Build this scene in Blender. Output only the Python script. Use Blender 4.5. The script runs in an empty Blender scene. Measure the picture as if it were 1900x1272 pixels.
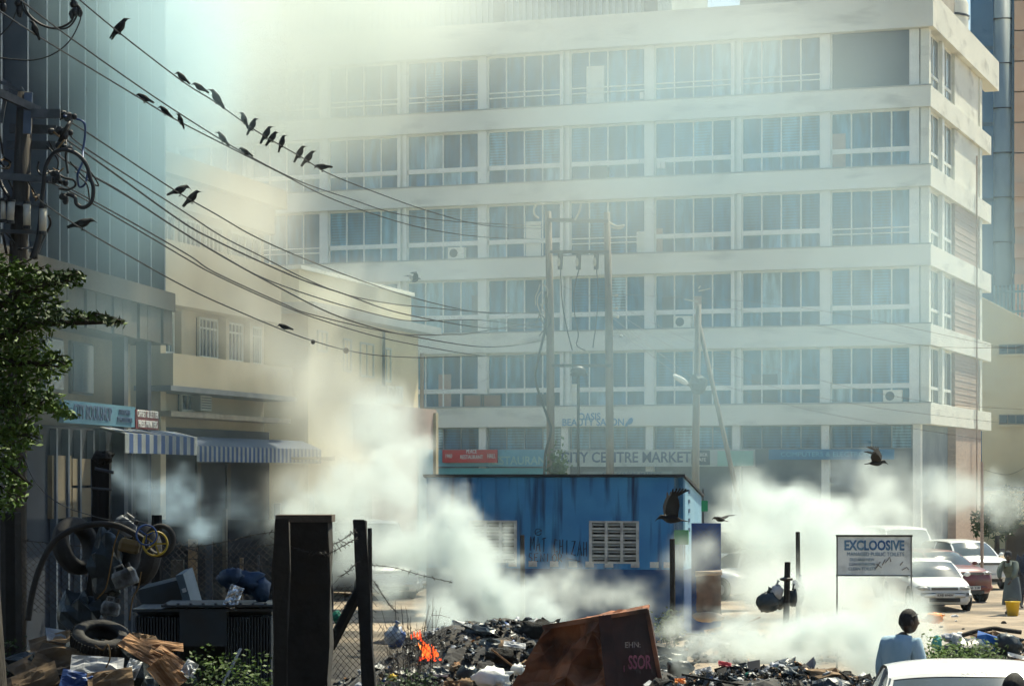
import bpy, math, random
from mathutils import Vector, Matrix, noise, Euler
random.seed(7)
sc = bpy.context.scene
COL = sc.collection
PI = math.pi
HC = 3.7                      # camera height in metres
F = 4400.0                    # focal length in photograph pixels (1900 wide)

# ------------------------------------------------------------------ camera, sky, sun, exposure
cam = bpy.data.objects.new('camera', bpy.data.cameras.new('camera'))
COL.objects.link(cam); sc.camera = cam
cam.location = (0, 0, HC); cam.rotation_euler = (PI/2, 0, 0)
cam.data.sensor_width = 36; cam.data.lens = 36*F/1900; cam.data.shift_y = 244/1900
cam.data.clip_start = .1; cam.data.clip_end = 2000
SUN = Vector((.31, .43, .85)).normalized()
W = bpy.data.worlds.new("World"); sc.world = W; W.use_nodes = True
_n = W.node_tree.nodes; _n.clear()
sky = _n.new('ShaderNodeTexSky'); sky.sky_type = 'NISHITA'; sky.sun_disc = False
sky.sun_elevation = math.asin(SUN.z); sky.sun_rotation = math.atan2(SUN.x, SUN.y)
sky.dust_density = .3; sky.air_density = 1.6; sky.ozone_density = 3.0
_b = _n.new('ShaderNodeBackground'); _b.inputs[1].default_value = .075
_o = _n.new('ShaderNodeOutputWorld')
W.node_tree.links.new(sky.outputs[0], _b.inputs[0]); W.node_tree.links.new(_b.outputs[0], _o.inputs[0])
sl = bpy.data.lights.new('sun', 'SUN'); sl.energy = 5.0; sl.angle = math.radians(.6); sl.color = (1, .94, .71)
so = bpy.data.objects.new('sun', sl); COL.objects.link(so)
so.rotation_euler = (-SUN).to_track_quat('-Z', 'Y').to_euler(); so.location = (0, 0, 60)
vs = sc.view_settings
vs.view_transform = 'Standard'; vs.look = 'None'; vs.exposure = .8; vs.gamma = 1; vs.use_curve_mapping = False
cy = sc.cycles
cy.use_denoising = True
cy.use_adaptive_sampling = True; cy.adaptive_threshold = .04; cy.adaptive_min_samples = 16
cy.max_bounces = 8; cy.diffuse_bounces = 2; cy.glossy_bounces = 2; cy.transmission_bounces = 2
cy.volume_bounces = 3; cy.transparent_max_bounces = 8
cy.caustics_reflective = False; cy.caustics_refractive = False

# ------------------------------------------------------------------ helpers
def P(px, py, Y):
    return Vector(((px-950)*Y/F, Y, HC-(py-880)*Y/F))

FRAMES = {}
class MB:
    def __init__(s): s.v = []; s.f = []; s.m = []
    def add(s, vs_, fs, mi=0):
        n = len(s.v); s.v += [tuple(v) for v in vs_]
        s.f += [tuple(i+n for i in f) for f in fs]; s.m += [mi]*len(fs)
        return s
    def box(s, x0, x1, y0, y1, z0, z1, M=None, mi=0):
        vs_ = [Vector(v) for v in ((x0,y0,z0),(x1,y0,z0),(x1,y1,z0),(x0,y1,z0),(x0,y0,z1),(x1,y0,z1),(x1,y1,z1),(x0,y1,z1))]
        if M is not None: vs_ = [M @ v for v in vs_]
        return s.add(vs_, [(3,2,1,0),(4,5,6,7),(0,1,5,4),(1,2,6,5),(2,3,7,6),(3,0,4,7)], mi)
    def bar(s, a, b, w, h, up=(0,0,1), mi=0):
        a = Vector(a); b = Vector(b); d = (b-a); L = d.length; d.normalize()
        u = Vector(up); x = d.cross(u)
        if x.length < 1e-4: x = d.cross(Vector((1,0,0)))
        x.normalize(); z = x.cross(d)
        M = Matrix(((x.x,d.x,z.x,a.x),(x.y,d.y,z.y,a.y),(x.z,d.z,z.z,a.z),(0,0,0,1)))
        return s.box(-w/2, w/2, 0, L, -h/2, h/2, M, mi)
    def tube(s, pts, r, n=8, caps=True, mi=0):
        pts = [Vector(p) for p in pts]; k = len(pts)
        rs = r if isinstance(r, (list, tuple)) else [r]*k
        ref = None; vs_ = []
        for i, p in enumerate(pts):
            d = (pts[min(i+1,k-1)]-pts[max(i-1,0)])
            if d.length < 1e-9: d = Vector((0,0,1))
            d.normalize()
            if ref is None:
                ref = d.orthogonal().normalized()
            else:
                ref = (ref - d*ref.dot(d))
                if ref.length < 1e-6: ref = d.orthogonal()
                ref.normalize()
            q = d.cross(ref)
            for j in range(n):
                a = 2*PI*j/n
                vs_.append(p + (ref*math.cos(a)+q*math.sin(a))*rs[i])
        fs = [(i*n+j, i*n+(j+1)%n, (i+1)*n+(j+1)%n, (i+1)*n+j) for i in range(k-1) for j in range(n)]
        if caps: fs += [tuple(range(n))[::-1], tuple((k-1)*n+j for j in range(n))]
        return s.add(vs_, fs, mi)
    def ell(s, c, r, seg=12, rings=8, M=None, jit=0, mi=0):
        c = Vector(c); r = (r,r,r) if isinstance(r,(int,float)) else r
        vs_ = []
        for i in range(rings+1):
            t = PI*i/rings
            for j in range(seg):
                a = 2*PI*j/seg
                v = Vector((r[0]*math.sin(t)*math.cos(a), r[1]*math.sin(t)*math.sin(a), r[2]*math.cos(t)))
                if jit: v *= 1+jit*noise.noise(v*4/max(r)+c)
                if M is not None: v = M @ v
                vs_.append(c+v)
        fs = [(i*seg+j, (i+1)*seg+j, (i+1)*seg+(j+1)%seg, i*seg+(j+1)%seg) for i in range(rings) for j in range(seg)]
        return s.add(vs_, fs, mi)
    def lathe(s, prof, n=20, M=None, mi=0):        # prof: (radius, z)
        vs_ = []
        for r, z in prof:
            for j in range(n):
                a = 2*PI*j/n; v = Vector((r*math.cos(a), r*math.sin(a), z))
                vs_.append(M @ v if M is not None else v)
        k = len(prof)
        fs = [(i*n+j, i*n+(j+1)%n, (i+1)*n+(j+1)%n, (i+1)*n+j) for i in range(k-1) for j in range(n)]
        return s.add(vs_, fs, mi)
    def loft(s, rings, closed=True, caps=True, mi=0):
        n = len(rings[0]); vs_ = [v for r in rings for v in r]
        m = n if closed else n-1
        fs = [(i*n+j, i*n+(j+1)%n, (i+1)*n+(j+1)%n, (i+1)*n+j) for i in range(len(rings)-1) for j in range(m)]
        if caps: fs += [tuple(range(n))[::-1], tuple((len(rings)-1)*n+j for j in range(n))]
        return s.add(vs_, fs, mi)
    def slab(s, poly, thick, mi=0):                 # polygon in 3D, given a thickness along its normal
        poly = [Vector(p) for p in poly]; n = len(poly)
        nn = (poly[1]-poly[0]).cross(poly[2]-poly[0]).normalized()*thick
        vs_ = poly + [p+nn for p in poly]
        fs = [tuple(range(n))[::-1], tuple(range(n, 2*n))] + [(i, (i+1)%n, (i+1)%n+n, i+n) for i in range(n)]
        return s.add(vs_, fs, mi)
    def mesh(s, name, mats, smooth=False, inv=None):
        me = bpy.data.meshes.new(name)
        vv = s.v if inv is None else [tuple(inv @ Vector(v)) for v in s.v]
        me.from_pydata(vv, [], s.f); 
        for m in (mats if isinstance(mats,(list,tuple)) else [mats]): me.materials.append(m)
        if isinstance(mats,(list,tuple)) and len(mats) > 1: me.polygons.foreach_set('material_index', s.m)
        if smooth: me.polygons.foreach_set('use_smooth', [True]*len(me.polygons))
        me.update()
        return me
    def build(s, name, mats, parent=None, world=False, smooth=False, kind=None, label=None):
        inv = FRAMES[parent.name].inverted() if (world and parent is not None) else None
        o = bpy.data.objects.new(name, s.mesh(name, mats, smooth, inv)); COL.objects.link(o)
        if parent is not None:
            o.parent = parent; FRAMES[o.name] = FRAMES[parent.name]
        if kind: o['kind'] = kind
        if label: o['label'] = label
        return o

def tag(o, label, cat, group=None, kind=None):
    if label: o['label'] = label
    if cat: o['category'] = cat
    if group: o['group'] = group
    if kind: o['kind'] = kind
    return o
def thing(name, label, cat, loc=(0,0,0), rz=0, group=None, rot=None):
    o = bpy.data.objects.new(name, None); COL.objects.link(o); o.empty_display_size = .2
    e = Euler(rot) if rot else Euler((0,0,rz))
    o.location = loc; o.rotation_euler = e
    FRAMES[o.name] = Matrix.Translation(loc) @ e.to_matrix().to_4x4()
    return tag(o, label, cat, group)
def inst(name, mesh, parent, loc=(0,0,0), rot=(0,0,0), scale=(1,1,1), label=None):
    o = bpy.data.objects.new(name, mesh); COL.objects.link(o); o.parent = parent
    o.location = loc; o.rotation_euler = rot; o.scale = scale
    if label: o['label'] = label
    FRAMES[o.name] = FRAMES[parent.name] @ Matrix.LocRotScale(Vector(loc), Euler(rot), Vector(scale))
    return o
def single(name, mb, mats, label, cat, loc=None, group=None, smooth=False, kind=None):   # a thing that is one mesh, origin at its base
    vs_ = mb.v; 
    if loc is None:
        n = len(vs_); loc = Vector((sum(v[0] for v in vs_)/n, sum(v[1] for v in vs_)/n, min(v[2] for v in vs_)))
    M = Matrix.Translation(loc)
    o = bpy.data.objects.new(name, mb.mesh(name, mats, smooth, M.inverted())); COL.objects.link(o); o.location = loc
    FRAMES[o.name] = M
    return tag(o, label, cat, group, kind)

# ------------------------------------------------------------------ materials
MATS = {}
def mat(name, c, c2=None, scale=3., rough=.75, bump=0., metal=0., stretch=(1,1,1), lo=.4, hi=.62, rnd=0., coat=0., spec=.4,
        dirt=None, dirt_s=1., dirt_lo=.5, dirt_hi=.75, dirt_stretch=(1,1,1), bscale=None, detail=6):
    if name in MATS: return MATS[name]
    m = bpy.data.materials.new(name); m.use_nodes = True; nt = m.node_tree; N = nt.nodes; L = nt.links
    b = N['Principled BSDF']
    b.inputs['Roughness'].default_value = rough; b.inputs['Metallic'].default_value = metal
    b.inputs['Specular IOR Level'].default_value = spec; b.inputs['Coat Weight'].default_value = coat
    tc = N.new('ShaderNodeTexCoord')
    def nz(sc_, st, det=detail):
        mp = N.new('ShaderNodeMapping'); mp.inputs['Scale'].default_value = st; L.new(tc.outputs['Object'], mp.inputs[0])
        n = N.new('ShaderNodeTexNoise'); n.inputs['Scale'].default_value = sc_; n.inputs['Detail'].default_value = det
        L.new(mp.outputs[0], n.inputs['Vector']); return n.outputs[0]
    def ramp(v, a, bb):
        r = N.new('ShaderNodeMapRange'); r.inputs['From Min'].default_value = a; r.inputs['From Max'].default_value = bb
        L.new(v, r.inputs['Value']); return r.outputs[0]
    def mixc(f, a, bb):
        x = N.new('ShaderNodeMix'); x.data_type = 'RGBA'; L.new(f, x.inputs['Factor'])
        for sck, val in ((x.inputs[6], a), (x.inputs[7], bb)):
            if isinstance(val, tuple): sck.default_value = val + ((1,) if len(val) == 3 else ())
            else: L.new(val, sck)
        return x.outputs[2]
    out = None
    base = nz(scale, stretch)
    out = mixc(ramp(base, lo, hi), c, c2 if c2 else tuple(x*.8 for x in c))
    if dirt: out = mixc(ramp(nz(dirt_s, dirt_stretch), dirt_lo, dirt_hi), out, dirt)
    if rnd:
        oi = N.new('ShaderNodeObjectInfo'); hs = N.new('ShaderNodeHueSaturation')
        L.new(out, hs.inputs['Color']); r = N.new('ShaderNodeMapRange'); L.new(oi.outputs['Random'], r.inputs['Value'])
        r.inputs['To Min'].default_value = 1-rnd; r.inputs['To Max'].default_value = 1+rnd; L.new(r.outputs[0], hs.inputs['Value']); out = hs.outputs[0]
    L.new(out, b.inputs['Base Color'])
    if bump:
        bp = N.new('ShaderNodeBump'); bp.inputs['Strength'].default_value = bump; bp.inputs['Distance'].default_value = .02
        L.new(nz(bscale or scale*4, stretch), bp.inputs['Height']); L.new(bp.outputs[0], b.inputs['Normal'])
    MATS[name] = m; return m

def emis(name, c, s):
    m = bpy.data.materials.new(name); m.use_nodes = True; nt = m.node_tree; nt.nodes.clear()
    e = nt.nodes.new('ShaderNodeEmission'); o = nt.nodes.new('ShaderNodeOutputMaterial')
    e.inputs[0].default_value = (*c, 1); e.inputs[1].default_value = s; nt.links.new(e.outputs[0], o.inputs[0]); return m

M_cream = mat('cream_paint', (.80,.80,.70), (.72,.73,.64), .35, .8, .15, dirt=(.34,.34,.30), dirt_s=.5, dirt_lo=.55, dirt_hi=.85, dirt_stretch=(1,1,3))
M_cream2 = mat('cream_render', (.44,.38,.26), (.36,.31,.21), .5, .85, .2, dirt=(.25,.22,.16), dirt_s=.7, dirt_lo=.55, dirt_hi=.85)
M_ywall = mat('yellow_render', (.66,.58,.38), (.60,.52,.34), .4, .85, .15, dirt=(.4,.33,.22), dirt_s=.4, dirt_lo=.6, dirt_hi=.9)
M_frame = mat('white_frame', (.82,.84,.78), (.72,.75,.70), 2, .6)
M_brick = mat('brick_face', (.46,.35,.28), (.38,.29,.24), 2.5, .9, .3, stretch=(1,1,6))
M_dwall = mat('dark_facade', (.035,.045,.065), (.025,.032,.048), .5, .6, .1)  # low albedo stands in for shade on the left building
M_fin = mat('facade_fin', (.09,.11,.14), (.06,.08,.11), 1, .6)
M_brown = mat('darkened_stained_concrete', (.085,.07,.052), (.055,.047,.038), .8, .9, .3, dirt=(.07,.06,.055), dirt_s=1.6, dirt_lo=.48, dirt_hi=.7, dirt_stretch=(3,3,.35))  # stain streaks over a base darkened in place of shade
M_conc = mat('old_concrete', (.035,.030,.025), (.018,.016,.014), 3, .95, .8, dirt=(.03,.028,.025), dirt_s=4, dirt_lo=.45, dirt_hi=.6, dirt_stretch=(1,1,.3))  # albedo lowered to near black in place of foreground shade
M_black = mat('black_plastic', (.018,.018,.02), (.01,.01,.012), 3, .45)
M_feather = mat('black_feather', (.007,.007,.008), (.013,.012,.012), 20, .65, .2, spec=.2)
M_rubber = mat('rubber', (.022,.021,.02), (.035,.032,.03), 8, .8, .3)
M_burnt = mat('charred_wood', (.016,.014,.013), (.008,.008,.007), 5, .95, .9, stretch=(3,3,.4))
M_pole = mat('weathered_wood', (.06,.05,.04), (.035,.03,.026), 3, .9, .5, stretch=(4,4,.3))
M_pole_pale = mat('pale_weathered_wood', (.22,.18,.145), (.15,.125,.10), 3, .9, .5, stretch=(4,4,.3))
M_steel = mat('galvanised_steel', (.085,.09,.10), (.05,.055,.06), 5, .55, .1, metal=.4)
M_wire = mat('cable', (.012,.012,.014), (.02,.02,.02), 3, .6)
M_porc = mat('grey_porcelain', (.50,.47,.38), (.38,.36,.30), 5, .4)
M_glassdk = mat('dark_glass', (.03,.05,.075), (.05,.07,.10), .5, .15, rnd=.3, spec=.6)
M_rust = mat('lit_rust', (.34,.13,.06), (.17,.065,.035), 2.2, .8, .6, dirt=(.03,.018,.013), dirt_s=1.1, dirt_lo=.46, dirt_hi=.66, metal=.15)  # rust lightened: highlights of the lit faces put into the colour
M_rustd = mat('shaded_rust', (.07,.026,.018), (.035,.016,.013), 2.2, .85, .5, dirt=(.018,.013,.012), dirt_s=1.5)  # darker copy of the rust, painting shade onto the right-hand faces
M_card = mat('cardboard', (.22,.145,.08), (.13,.085,.05), 4, .9, .2, rnd=.25, dirt=(.1,.08,.06), dirt_s=3)
M_ply = mat('split_plywood', (.38,.20,.09), (.22,.11,.05), 3, .8, .4, stretch=(.4,6,6), rnd=.2)
M_paper = mat('dirty_paper', (.46,.46,.46), (.26,.27,.29), 5, .8, .3, rnd=.2)
M_bluepl = mat('blue_plastic', (.03,.08,.25), (.02,.05,.16), 5, .4, .2)
M_greenpl = mat('green_plastic', (.02,.20,.12), (.01,.14,.08), 5, .4)
M_yell = mat('yellow_plastic', (.70,.48,.02), (.6,.40,.02), 4, .4)
M_oran = mat('orange_plastic', (.80,.28,.05), (.7,.22,.04), 4, .5, .3)
M_foil = mat('silver_foil', (.7,.7,.7), (.5,.5,.5), 9, .25, .8, metal=.9)
M_white = mat('white_plastic', (.75,.75,.72), (.6,.6,.58), 4, .6, .3)
M_leaf = mat('leaf_green', (.09,.16,.02), (.022,.045,.008), 1.5, .6, rnd=.0, spec=.25)
M_leafd = mat('leaf_dark', (.03,.06,.015), (.02,.04,.01), 1.5, .6, spec=.25)
M_bark = mat('bark', (.06,.05,.04), (.035,.03,.025), 6, .95, .8, stretch=(2,2,.5))
M_skin = mat('dark_skin', (.045,.026,.018), (.035,.02,.014), 3, .45, spec=.5)
M_hair = mat('black_hair', (.008,.007,.007), (.012,.011,.011), 40, .7, .5)
HAZE_D = .0002; PL1 = 11.0; PL2 = 8.0; PL3 = 3.8; PL4 = 4.0; PL5 = 1.0; PL6 = .21; PL7 = .062
# ------------------------------------------------------------------ ground
def g0(y):
    ks = ((-60,1.05),(10,1.0),(17,.85),(24,.65),(31,.5),(50,.2),(62,0),(400,0))
    for (a,b),(c,d) in zip(ks, ks[1:]):
        if y <= c: 
            t = max(0,(y-a)/(c-a)); return b+(d-b)*t
    return 0
MOUNDS = [(.3,34,2.1,2.2,1.05),(-1.0,32.5,1.2,1.5,.45),(3.1,27.2,2.3,1.4,.85),(3.9,42,2.2,1.6,.5),(7.2,30,1.5,1.3,.95),(-3.7,20.2,1.0,.8,.95),
          (-.5,26,1.8,1.3,.35),(5.5,30.5,1.6,1.2,.25)]
def gz(x, y):
    z = g0(y)
    for cx, cy_, sx, sy, h in MOUNDS: z += h*math.exp(-((x-cx)/sx)**2-((y-cy_)/sy)**2)
    z += .05*noise.noise(Vector((x*.7,y*.7,0))) + .025*noise.noise(Vector((x*2.3,y*2.3,3)))
    return z
def ground():
    xs = []; x = 0
    while x < 12: xs.append(x); x += .22
    while x < 40: xs.append(x); x += 1.5
    while x < 420: xs.append(x); x += 30
    xs = [-v for v in xs[:0:-1]] + xs
    ys = []; y = 8
    while y < 62: ys.append(y); y += .25
    while y < 130: ys.append(y); y += 2
    while y < 600: ys.append(y); y += 30
    ys = [-300,-100,-30,0] + ys
    m = MB(); nx = len(xs)
    vs_ = [(x, y, gz(x, y)) for y in ys for x in xs]
    fs = [(j*nx+i, j*nx+i+1, (j+1)*nx+i+1, (j+1)*nx+i) for j in range(len(ys)-1) for i in range(nx-1)]
    m.add(vs_, fs)
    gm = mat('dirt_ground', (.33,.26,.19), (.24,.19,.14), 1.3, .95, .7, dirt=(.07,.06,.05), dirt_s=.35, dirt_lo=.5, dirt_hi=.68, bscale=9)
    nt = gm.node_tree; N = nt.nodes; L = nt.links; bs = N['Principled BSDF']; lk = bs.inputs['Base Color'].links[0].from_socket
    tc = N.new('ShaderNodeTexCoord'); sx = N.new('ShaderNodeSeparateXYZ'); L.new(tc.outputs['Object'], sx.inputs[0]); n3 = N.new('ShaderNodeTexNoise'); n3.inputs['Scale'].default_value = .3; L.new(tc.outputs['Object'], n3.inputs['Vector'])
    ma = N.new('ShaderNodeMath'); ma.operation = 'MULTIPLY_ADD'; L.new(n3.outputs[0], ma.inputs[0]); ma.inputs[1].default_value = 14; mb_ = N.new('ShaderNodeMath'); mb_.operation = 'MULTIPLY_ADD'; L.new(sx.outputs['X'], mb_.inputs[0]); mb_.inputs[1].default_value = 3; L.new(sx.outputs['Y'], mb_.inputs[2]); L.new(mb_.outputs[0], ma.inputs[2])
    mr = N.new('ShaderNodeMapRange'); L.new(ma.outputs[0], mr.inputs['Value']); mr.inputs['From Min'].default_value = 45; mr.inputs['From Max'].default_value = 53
    mx = N.new('ShaderNodeMix'); mx.data_type = 'RGBA'; mx.inputs[6].default_value = (.045,.038,.032,1); L.new(lk, mx.inputs[7]); L.new(mr.outputs[0], mx.inputs['Factor']); L.new(mx.outputs[2], bs.inputs['Base Color'])  # near and left ground painted darker in place of shade
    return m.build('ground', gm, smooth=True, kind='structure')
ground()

# ash and rubbish laid over the mounds
def ash():
    am = mat('ash', (.05,.047,.045), (.10,.095,.09), 2.5, .95, 1., dirt=(.02,.018,.016), dirt_s=5, bscale=14)
    m = MB(); step = .14; x0, x1, y0, y1 = -3.2, 8.5, 25, 45
    nx = int((x1-x0)/step); ny = int((y1-y0)/step)
    for j in range(ny+1):
        for i in range(nx+1):
            x = x0+i*step; y = y0+j*step
            h = gz(x,y)-g0(y)
            z = gz(x,y) + min(h,.6)*.28*noise.noise(Vector((x*2.2,y*2.2,9))) + .10*min(1,h*2)*noise.noise(Vector((x*6,y*6,1))) - (.06 if h < .14 else -.012)
            m.v.append((x,y,z))
    m.f = [(j*(nx+1)+i, j*(nx+1)+i+1, (j+1)*(nx+1)+i+1, (j+1)*(nx+1)+i) for j in range(ny) for i in range(nx)]
    m.m = [0]*len(m.f)
    o = m.build('ash_heap', am, kind='stuff'); tag(o, 'dark ash and burnt refuse heaped over the smouldering dump', 'ash heap')
ash()

# ------------------------------------------------------------------ main office building
BX, BY, BR = 16.95, 96.0, math.atan2(-.345, .938)
bld = thing('office_building', 'long cream office block with ribbon windows rising behind the blue kiosk', 'building', (BX,BY,0), BR)
def bparts(): pass
LEN, DEP, SH, Z0 = 36.0, 15.75, 3.215, 5.75
MB().box(-LEN+.3,-.45,.45,DEP-1.5,0,22.6).build('core_wall', mat('inner_wall',(.22,.25,.27),(.17,.2,.22),1,.9), bld)
for k in range(6):
    z = Z0+SH*k; h = 1.38 if k == 5 else .85
    y1 = DEP + (1.6 if k == 5 else 0)
    m = MB(); e = .12 if k == 5 else 0
    m.box(-LEN,0+e,-e,.5,z,z+h); m.box(-.55,e,.5,y1,z,z+h)
    m.box(-LEN+.1,-.55,.5,DEP-1,z+h-.3,z+h-.02) if k == 5 else m.box(-LEN+.1,-.55,.5,1.5,z+.05,z+.3)
    m.build('ledge', M_cream, bld)
    if k < 5:   # thin coping and drip stains line
        MB().box(-LEN-.02,.03,-.03,.1,z+h,z+h+.05).build('coping', mat('coping',(.36,.38,.36),(.28,.30,.29),1.5,.8), bld)
# columns
colmesh = MB().box(-.2,.2,0,.4,0,SH-.85).mesh('column', M_frame)
dbl = MB().box(-.22,-.07,0,.4,0,SH-.85).box(.07,.22,0,.4,0,SH-.85).box(-.07,.07,.15,.4,0,SH-.85).mesh('column', M_frame)
XC = [-(.6+3.78*k) for k in range(10)]
for r in range(5):
    z = Z0+SH*r+.85+.052
    for k, x in enumerate(XC):
        inst('column', dbl if k in (2,4,6,8) else colmesh, bld, (x-(.1 if k==0 else 0),.17,z), scale=(1.0,1,(SH-.85-.055)/(SH-.85)))
for k, x in enumerate(XC):
    inst('column', colmesh, bld, (x,.17,0), scale=(.8,1,5.74/(SH-.85)))
# window panes: material varies per pane (glass, curtain, louvre slats)
def pane_mat(name, louvre=False):
    m = bpy.data.materials.new(name); m.use_nodes = True; nt = m.node_tree; N = nt.nodes; L = nt.links; b = N['Principled BSDF']
    b.inputs['Roughness'].default_value = .22
    oi = N.new('ShaderNodeObjectInfo'); cr = N.new('ShaderNodeValToRGB'); L.new(oi.outputs['Random'], cr.inputs[0])
    e = cr.color_ramp.elements; e[0].color = (.012,.07,.14,1); e[1].color = (.30,.42,.45,1)
    for p, c in ((.35,(.02,.10,.19,1)),(.6,(.04,.15,.25,1)),(.85,(.10,.24,.33,1))):
        q = e.new(p); q.color = c
    tc = N.new('ShaderNodeTexCoord'); mp = N.new('ShaderNodeMapping'); L.new(tc.outputs['Object'], mp.inputs[0])
    mp.inputs['Scale'].default_value = (3,1,.6)
    n = N.new('ShaderNodeTexNoise'); n.inputs['Scale'].default_value = 1.3; n.inputs['Detail'].default_value = 3
    ad = N.new('ShaderNodeVectorMath'); L.new(mp.outputs[0], ad.inputs[0]); L.new(oi.outputs['Location'], ad.inputs[1]); L.new(ad.outputs[0], n.inputs['Vector'])
    mr = N.new('ShaderNodeMapRange'); L.new(n.outputs[0], mr.inputs['Value']); mr.inputs['From Min'].default_value = .35; mr.inputs['From Max'].default_value = .65
    mr.inputs['To Min'].default_value = .55; mr.inputs['To Max'].default_value = 1.5
    mx = N.new('ShaderNodeVectorMath'); mx.operation = 'SCALE'; L.new(cr.outputs[0], mx.inputs[0]); 
    if louvre:
        sx = N.new('ShaderNodeSeparateXYZ'); L.new(tc.outputs['Object'], sx.inputs[0])
        fm = N.new('ShaderNodeMath'); fm.operation = 'MULTIPLY'; L.new(sx.outputs['Z'], fm.inputs[0]); fm.inputs[1].default_value = 52
        sn = N.new('ShaderNodeMath'); sn.operation = 'SINE'; L.new(fm.outputs[0], sn.inputs[0])
        ma = N.new('ShaderNodeMath'); ma.operation = 'MULTIPLY_ADD'; L.new(sn.outputs[0], ma.inputs[0]); ma.inputs[1].default_value = .38; L.new(mr.outputs[0], ma.inputs[2])
        L.new(ma.outputs[0], mx.inputs['Scale'])
    else: L.new(mr.outputs[0], mx.inputs['Scale'])
    L.new(mx.outputs[0], b.inputs['Base Color'])
    return m
M_pane = pane_mat('window_glass'); M_louv = pane_mat('louvre_glass', True)
WW = 3.78-.4; pw = (WW-.06*5)/4
def frame_mesh(style):
    m = MB(); H = SH-.85
    for i in range(5): 
        x = -WW/2+i*(pw+.06); m.box(x, x+.06, -.03 if i in (0,4) else 0, .08, .05, H-.04)
    m.box(-WW/2,WW/2,-.01,.09,0,.06); m.box(-WW/2,WW/2,-.01,.09,H-.10,H)
    if style == 'transom': m.box(-WW/2,WW/2,-.03,.1,.62,.82)
    if style == 'rail': m.box(-WW/2,WW/2,-.04,.0,.50,.55); m.box(-WW/2,WW/2,-.04,.0,.72,.77)
    return m.mesh('window', M_frame)
def pane_meshes(z0, z1, mt): return MB().box(0,pw,0,.02,z0,z1).mesh('pane', mt)
FT, FR = frame_mesh('transom'), frame_mesh('rail')
H = SH-.85
PU = [pane_meshes(.82,H-.1,M_pane), pane_meshes(.82,H-.1,M_louv)]; PL = pane_meshes(.06,.62,M_pane)
PF = [pane_meshes(.06,H-.1,M_pane), pane_meshes(.06,H-.1,M_louv)]
random.seed(11)
for r in range(5):
    z = Z0+SH*r+.85+.01
    for k in range(9):
        x = (XC[k]+XC[k+1])/2
        if r == 4 and k == 0:
            w = inst('window', MB().box(-WW/2,WW/2,0,.06,0,.05).box(-WW/2,-WW/2+.06,0,.06,.05,H).box(WW/2-.06,WW/2,0,.06,.05,H).mesh('window', M_frame), bld, (x,.33,z))
            inst('pane', MB().box(-WW/2+.06,WW/2-.06,0,.02,.05,H).mesh('pane', M_glassdk), w, (0,.03,0)); continue
        rail = r == 4 or (r == 2 and k in (0,3,7)) 
        w = inst('window', FR if rail else FT, bld, (x,.33,z))
        lv = random.random() < .5
        for i in range(4):
            px_ = -WW/2+.06+i*(pw+.06)
            pm_ = (PF if rail else PU)[1 if (lv and random.random() < .8) else 0]
            inst('pane', pm_, w, (px_,.04,0))
            if not rail: inst('lower_pane', PL, w, (px_,.04,0))
# side face windows, brick wall and end column
sideF = MB().box(0,.08,0,2.7,0,.06).box(0,.08,0,2.7,H-.1,H).box(0,.08,0,.07,.06,H-.1).box(0,.08,1.3,1.37,.06,H-.1).box(0,.08,2.63,2.7,.06,H-.1).box(-.01,.09,.07,2.63,.6,.72).mesh('side_window', M_frame)
sideP = MB().box(0,.02,0,1.2,.06,H-.1).mesh('pane', M_glassdk)
for r in range(5):
    z = Z0+SH*r+.85+.01
    MB().box(-.45,-.1,.2,.65,z,z+H-.02).build('corner_column', M_cream, bld)
    MB().box(-.45,-.12,3.4,3.9,z,z+H-.02).build('column', M_frame, bld)
    for y in (.68, 3.93):
        w = inst('side_window', sideF, bld, (-.35,y,z), scale=(1,1 if y < 1 else .95,1))
        inst('pane', sideP, w, (.03,.07,0)); inst('pane', sideP, w, (.03,1.4,0))
    # cladding boards on the brick part of the side wall
    for c in range(16 if r < 3 else 0):
        zz = z+c*.147
        MB().box(-.4,-.14-.012*(c%2),6.6,13.0,zz,zz+.135).build('cladding_board', M_brick, bld)
    if r >= 3: MB().box(-.4,-.15,6.6,13.0,z,z+H-.02).build('side_wall', M_cream, bld)
    MB().box(-.45,-.08,13.0,13.6,z,z+H-.02).build('column', M_cream, bld)
MB().box(-.45,-.1,6.6,13.4,0,5.74).build('side_wall', M_brick, bld)
MB().tube([(.06,11.2,0),(.06,11.2,18)],.04,6).build('drain_pipe', M_brick, bld)
# mezzanine strip (dark louvres) and the shop fronts under it
random.seed(5)
mzF = MB()
for i in range(5): mzF.box(-WW/2+i*(pw+.06), -WW/2+i*(pw+.06)+.05, 0,.06,.04,.94)
mzF.box(-WW/2,WW/2,0,.07,0,.045).box(-WW/2,WW/2,0,.07,.935,.98)
mzF = mzF.mesh('mezzanine_window', mat('grey_frame',(.28,.32,.34),(.2,.24,.26),2,.6))
mzP = MB().box(0,pw,0,.02,0,.98).mesh('pane', M_louv)
for k in range(8):
    x = (XC[k]+XC[k+1])/2
    w = inst('mezzanine_window', mzF, bld, (x,.38,4.76))
    for i in range(4): inst('louvre_pane', mzP, w, (-WW/2+.05+i*(pw+.06),.03,0))
M_signw = mat('white_sign_board',(.52,.58,.54),(.44,.50,.47),1,.7, dirt=(.3,.33,.32), dirt_s=2, dirt_lo=.55, dirt_hi=.8)
M_signb = mat('light_blue_board',(.16,.40,.50),(.12,.33,.43),1,.7)
M_signg = mat('pale_green_board',(.30,.55,.46),(.25,.48,.40),1,.7)
M_letb = mat('dark_blue_lettering',(.04,.08,.16),(.05,.09,.17),3,.7)
M_letb2 = mat('blue_lettering',(.05,.22,.42),(.06,.25,.45),3,.7)
M_red = mat('red_board',(.50,.045,.045),(.42,.04,.04),2,.6)
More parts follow.
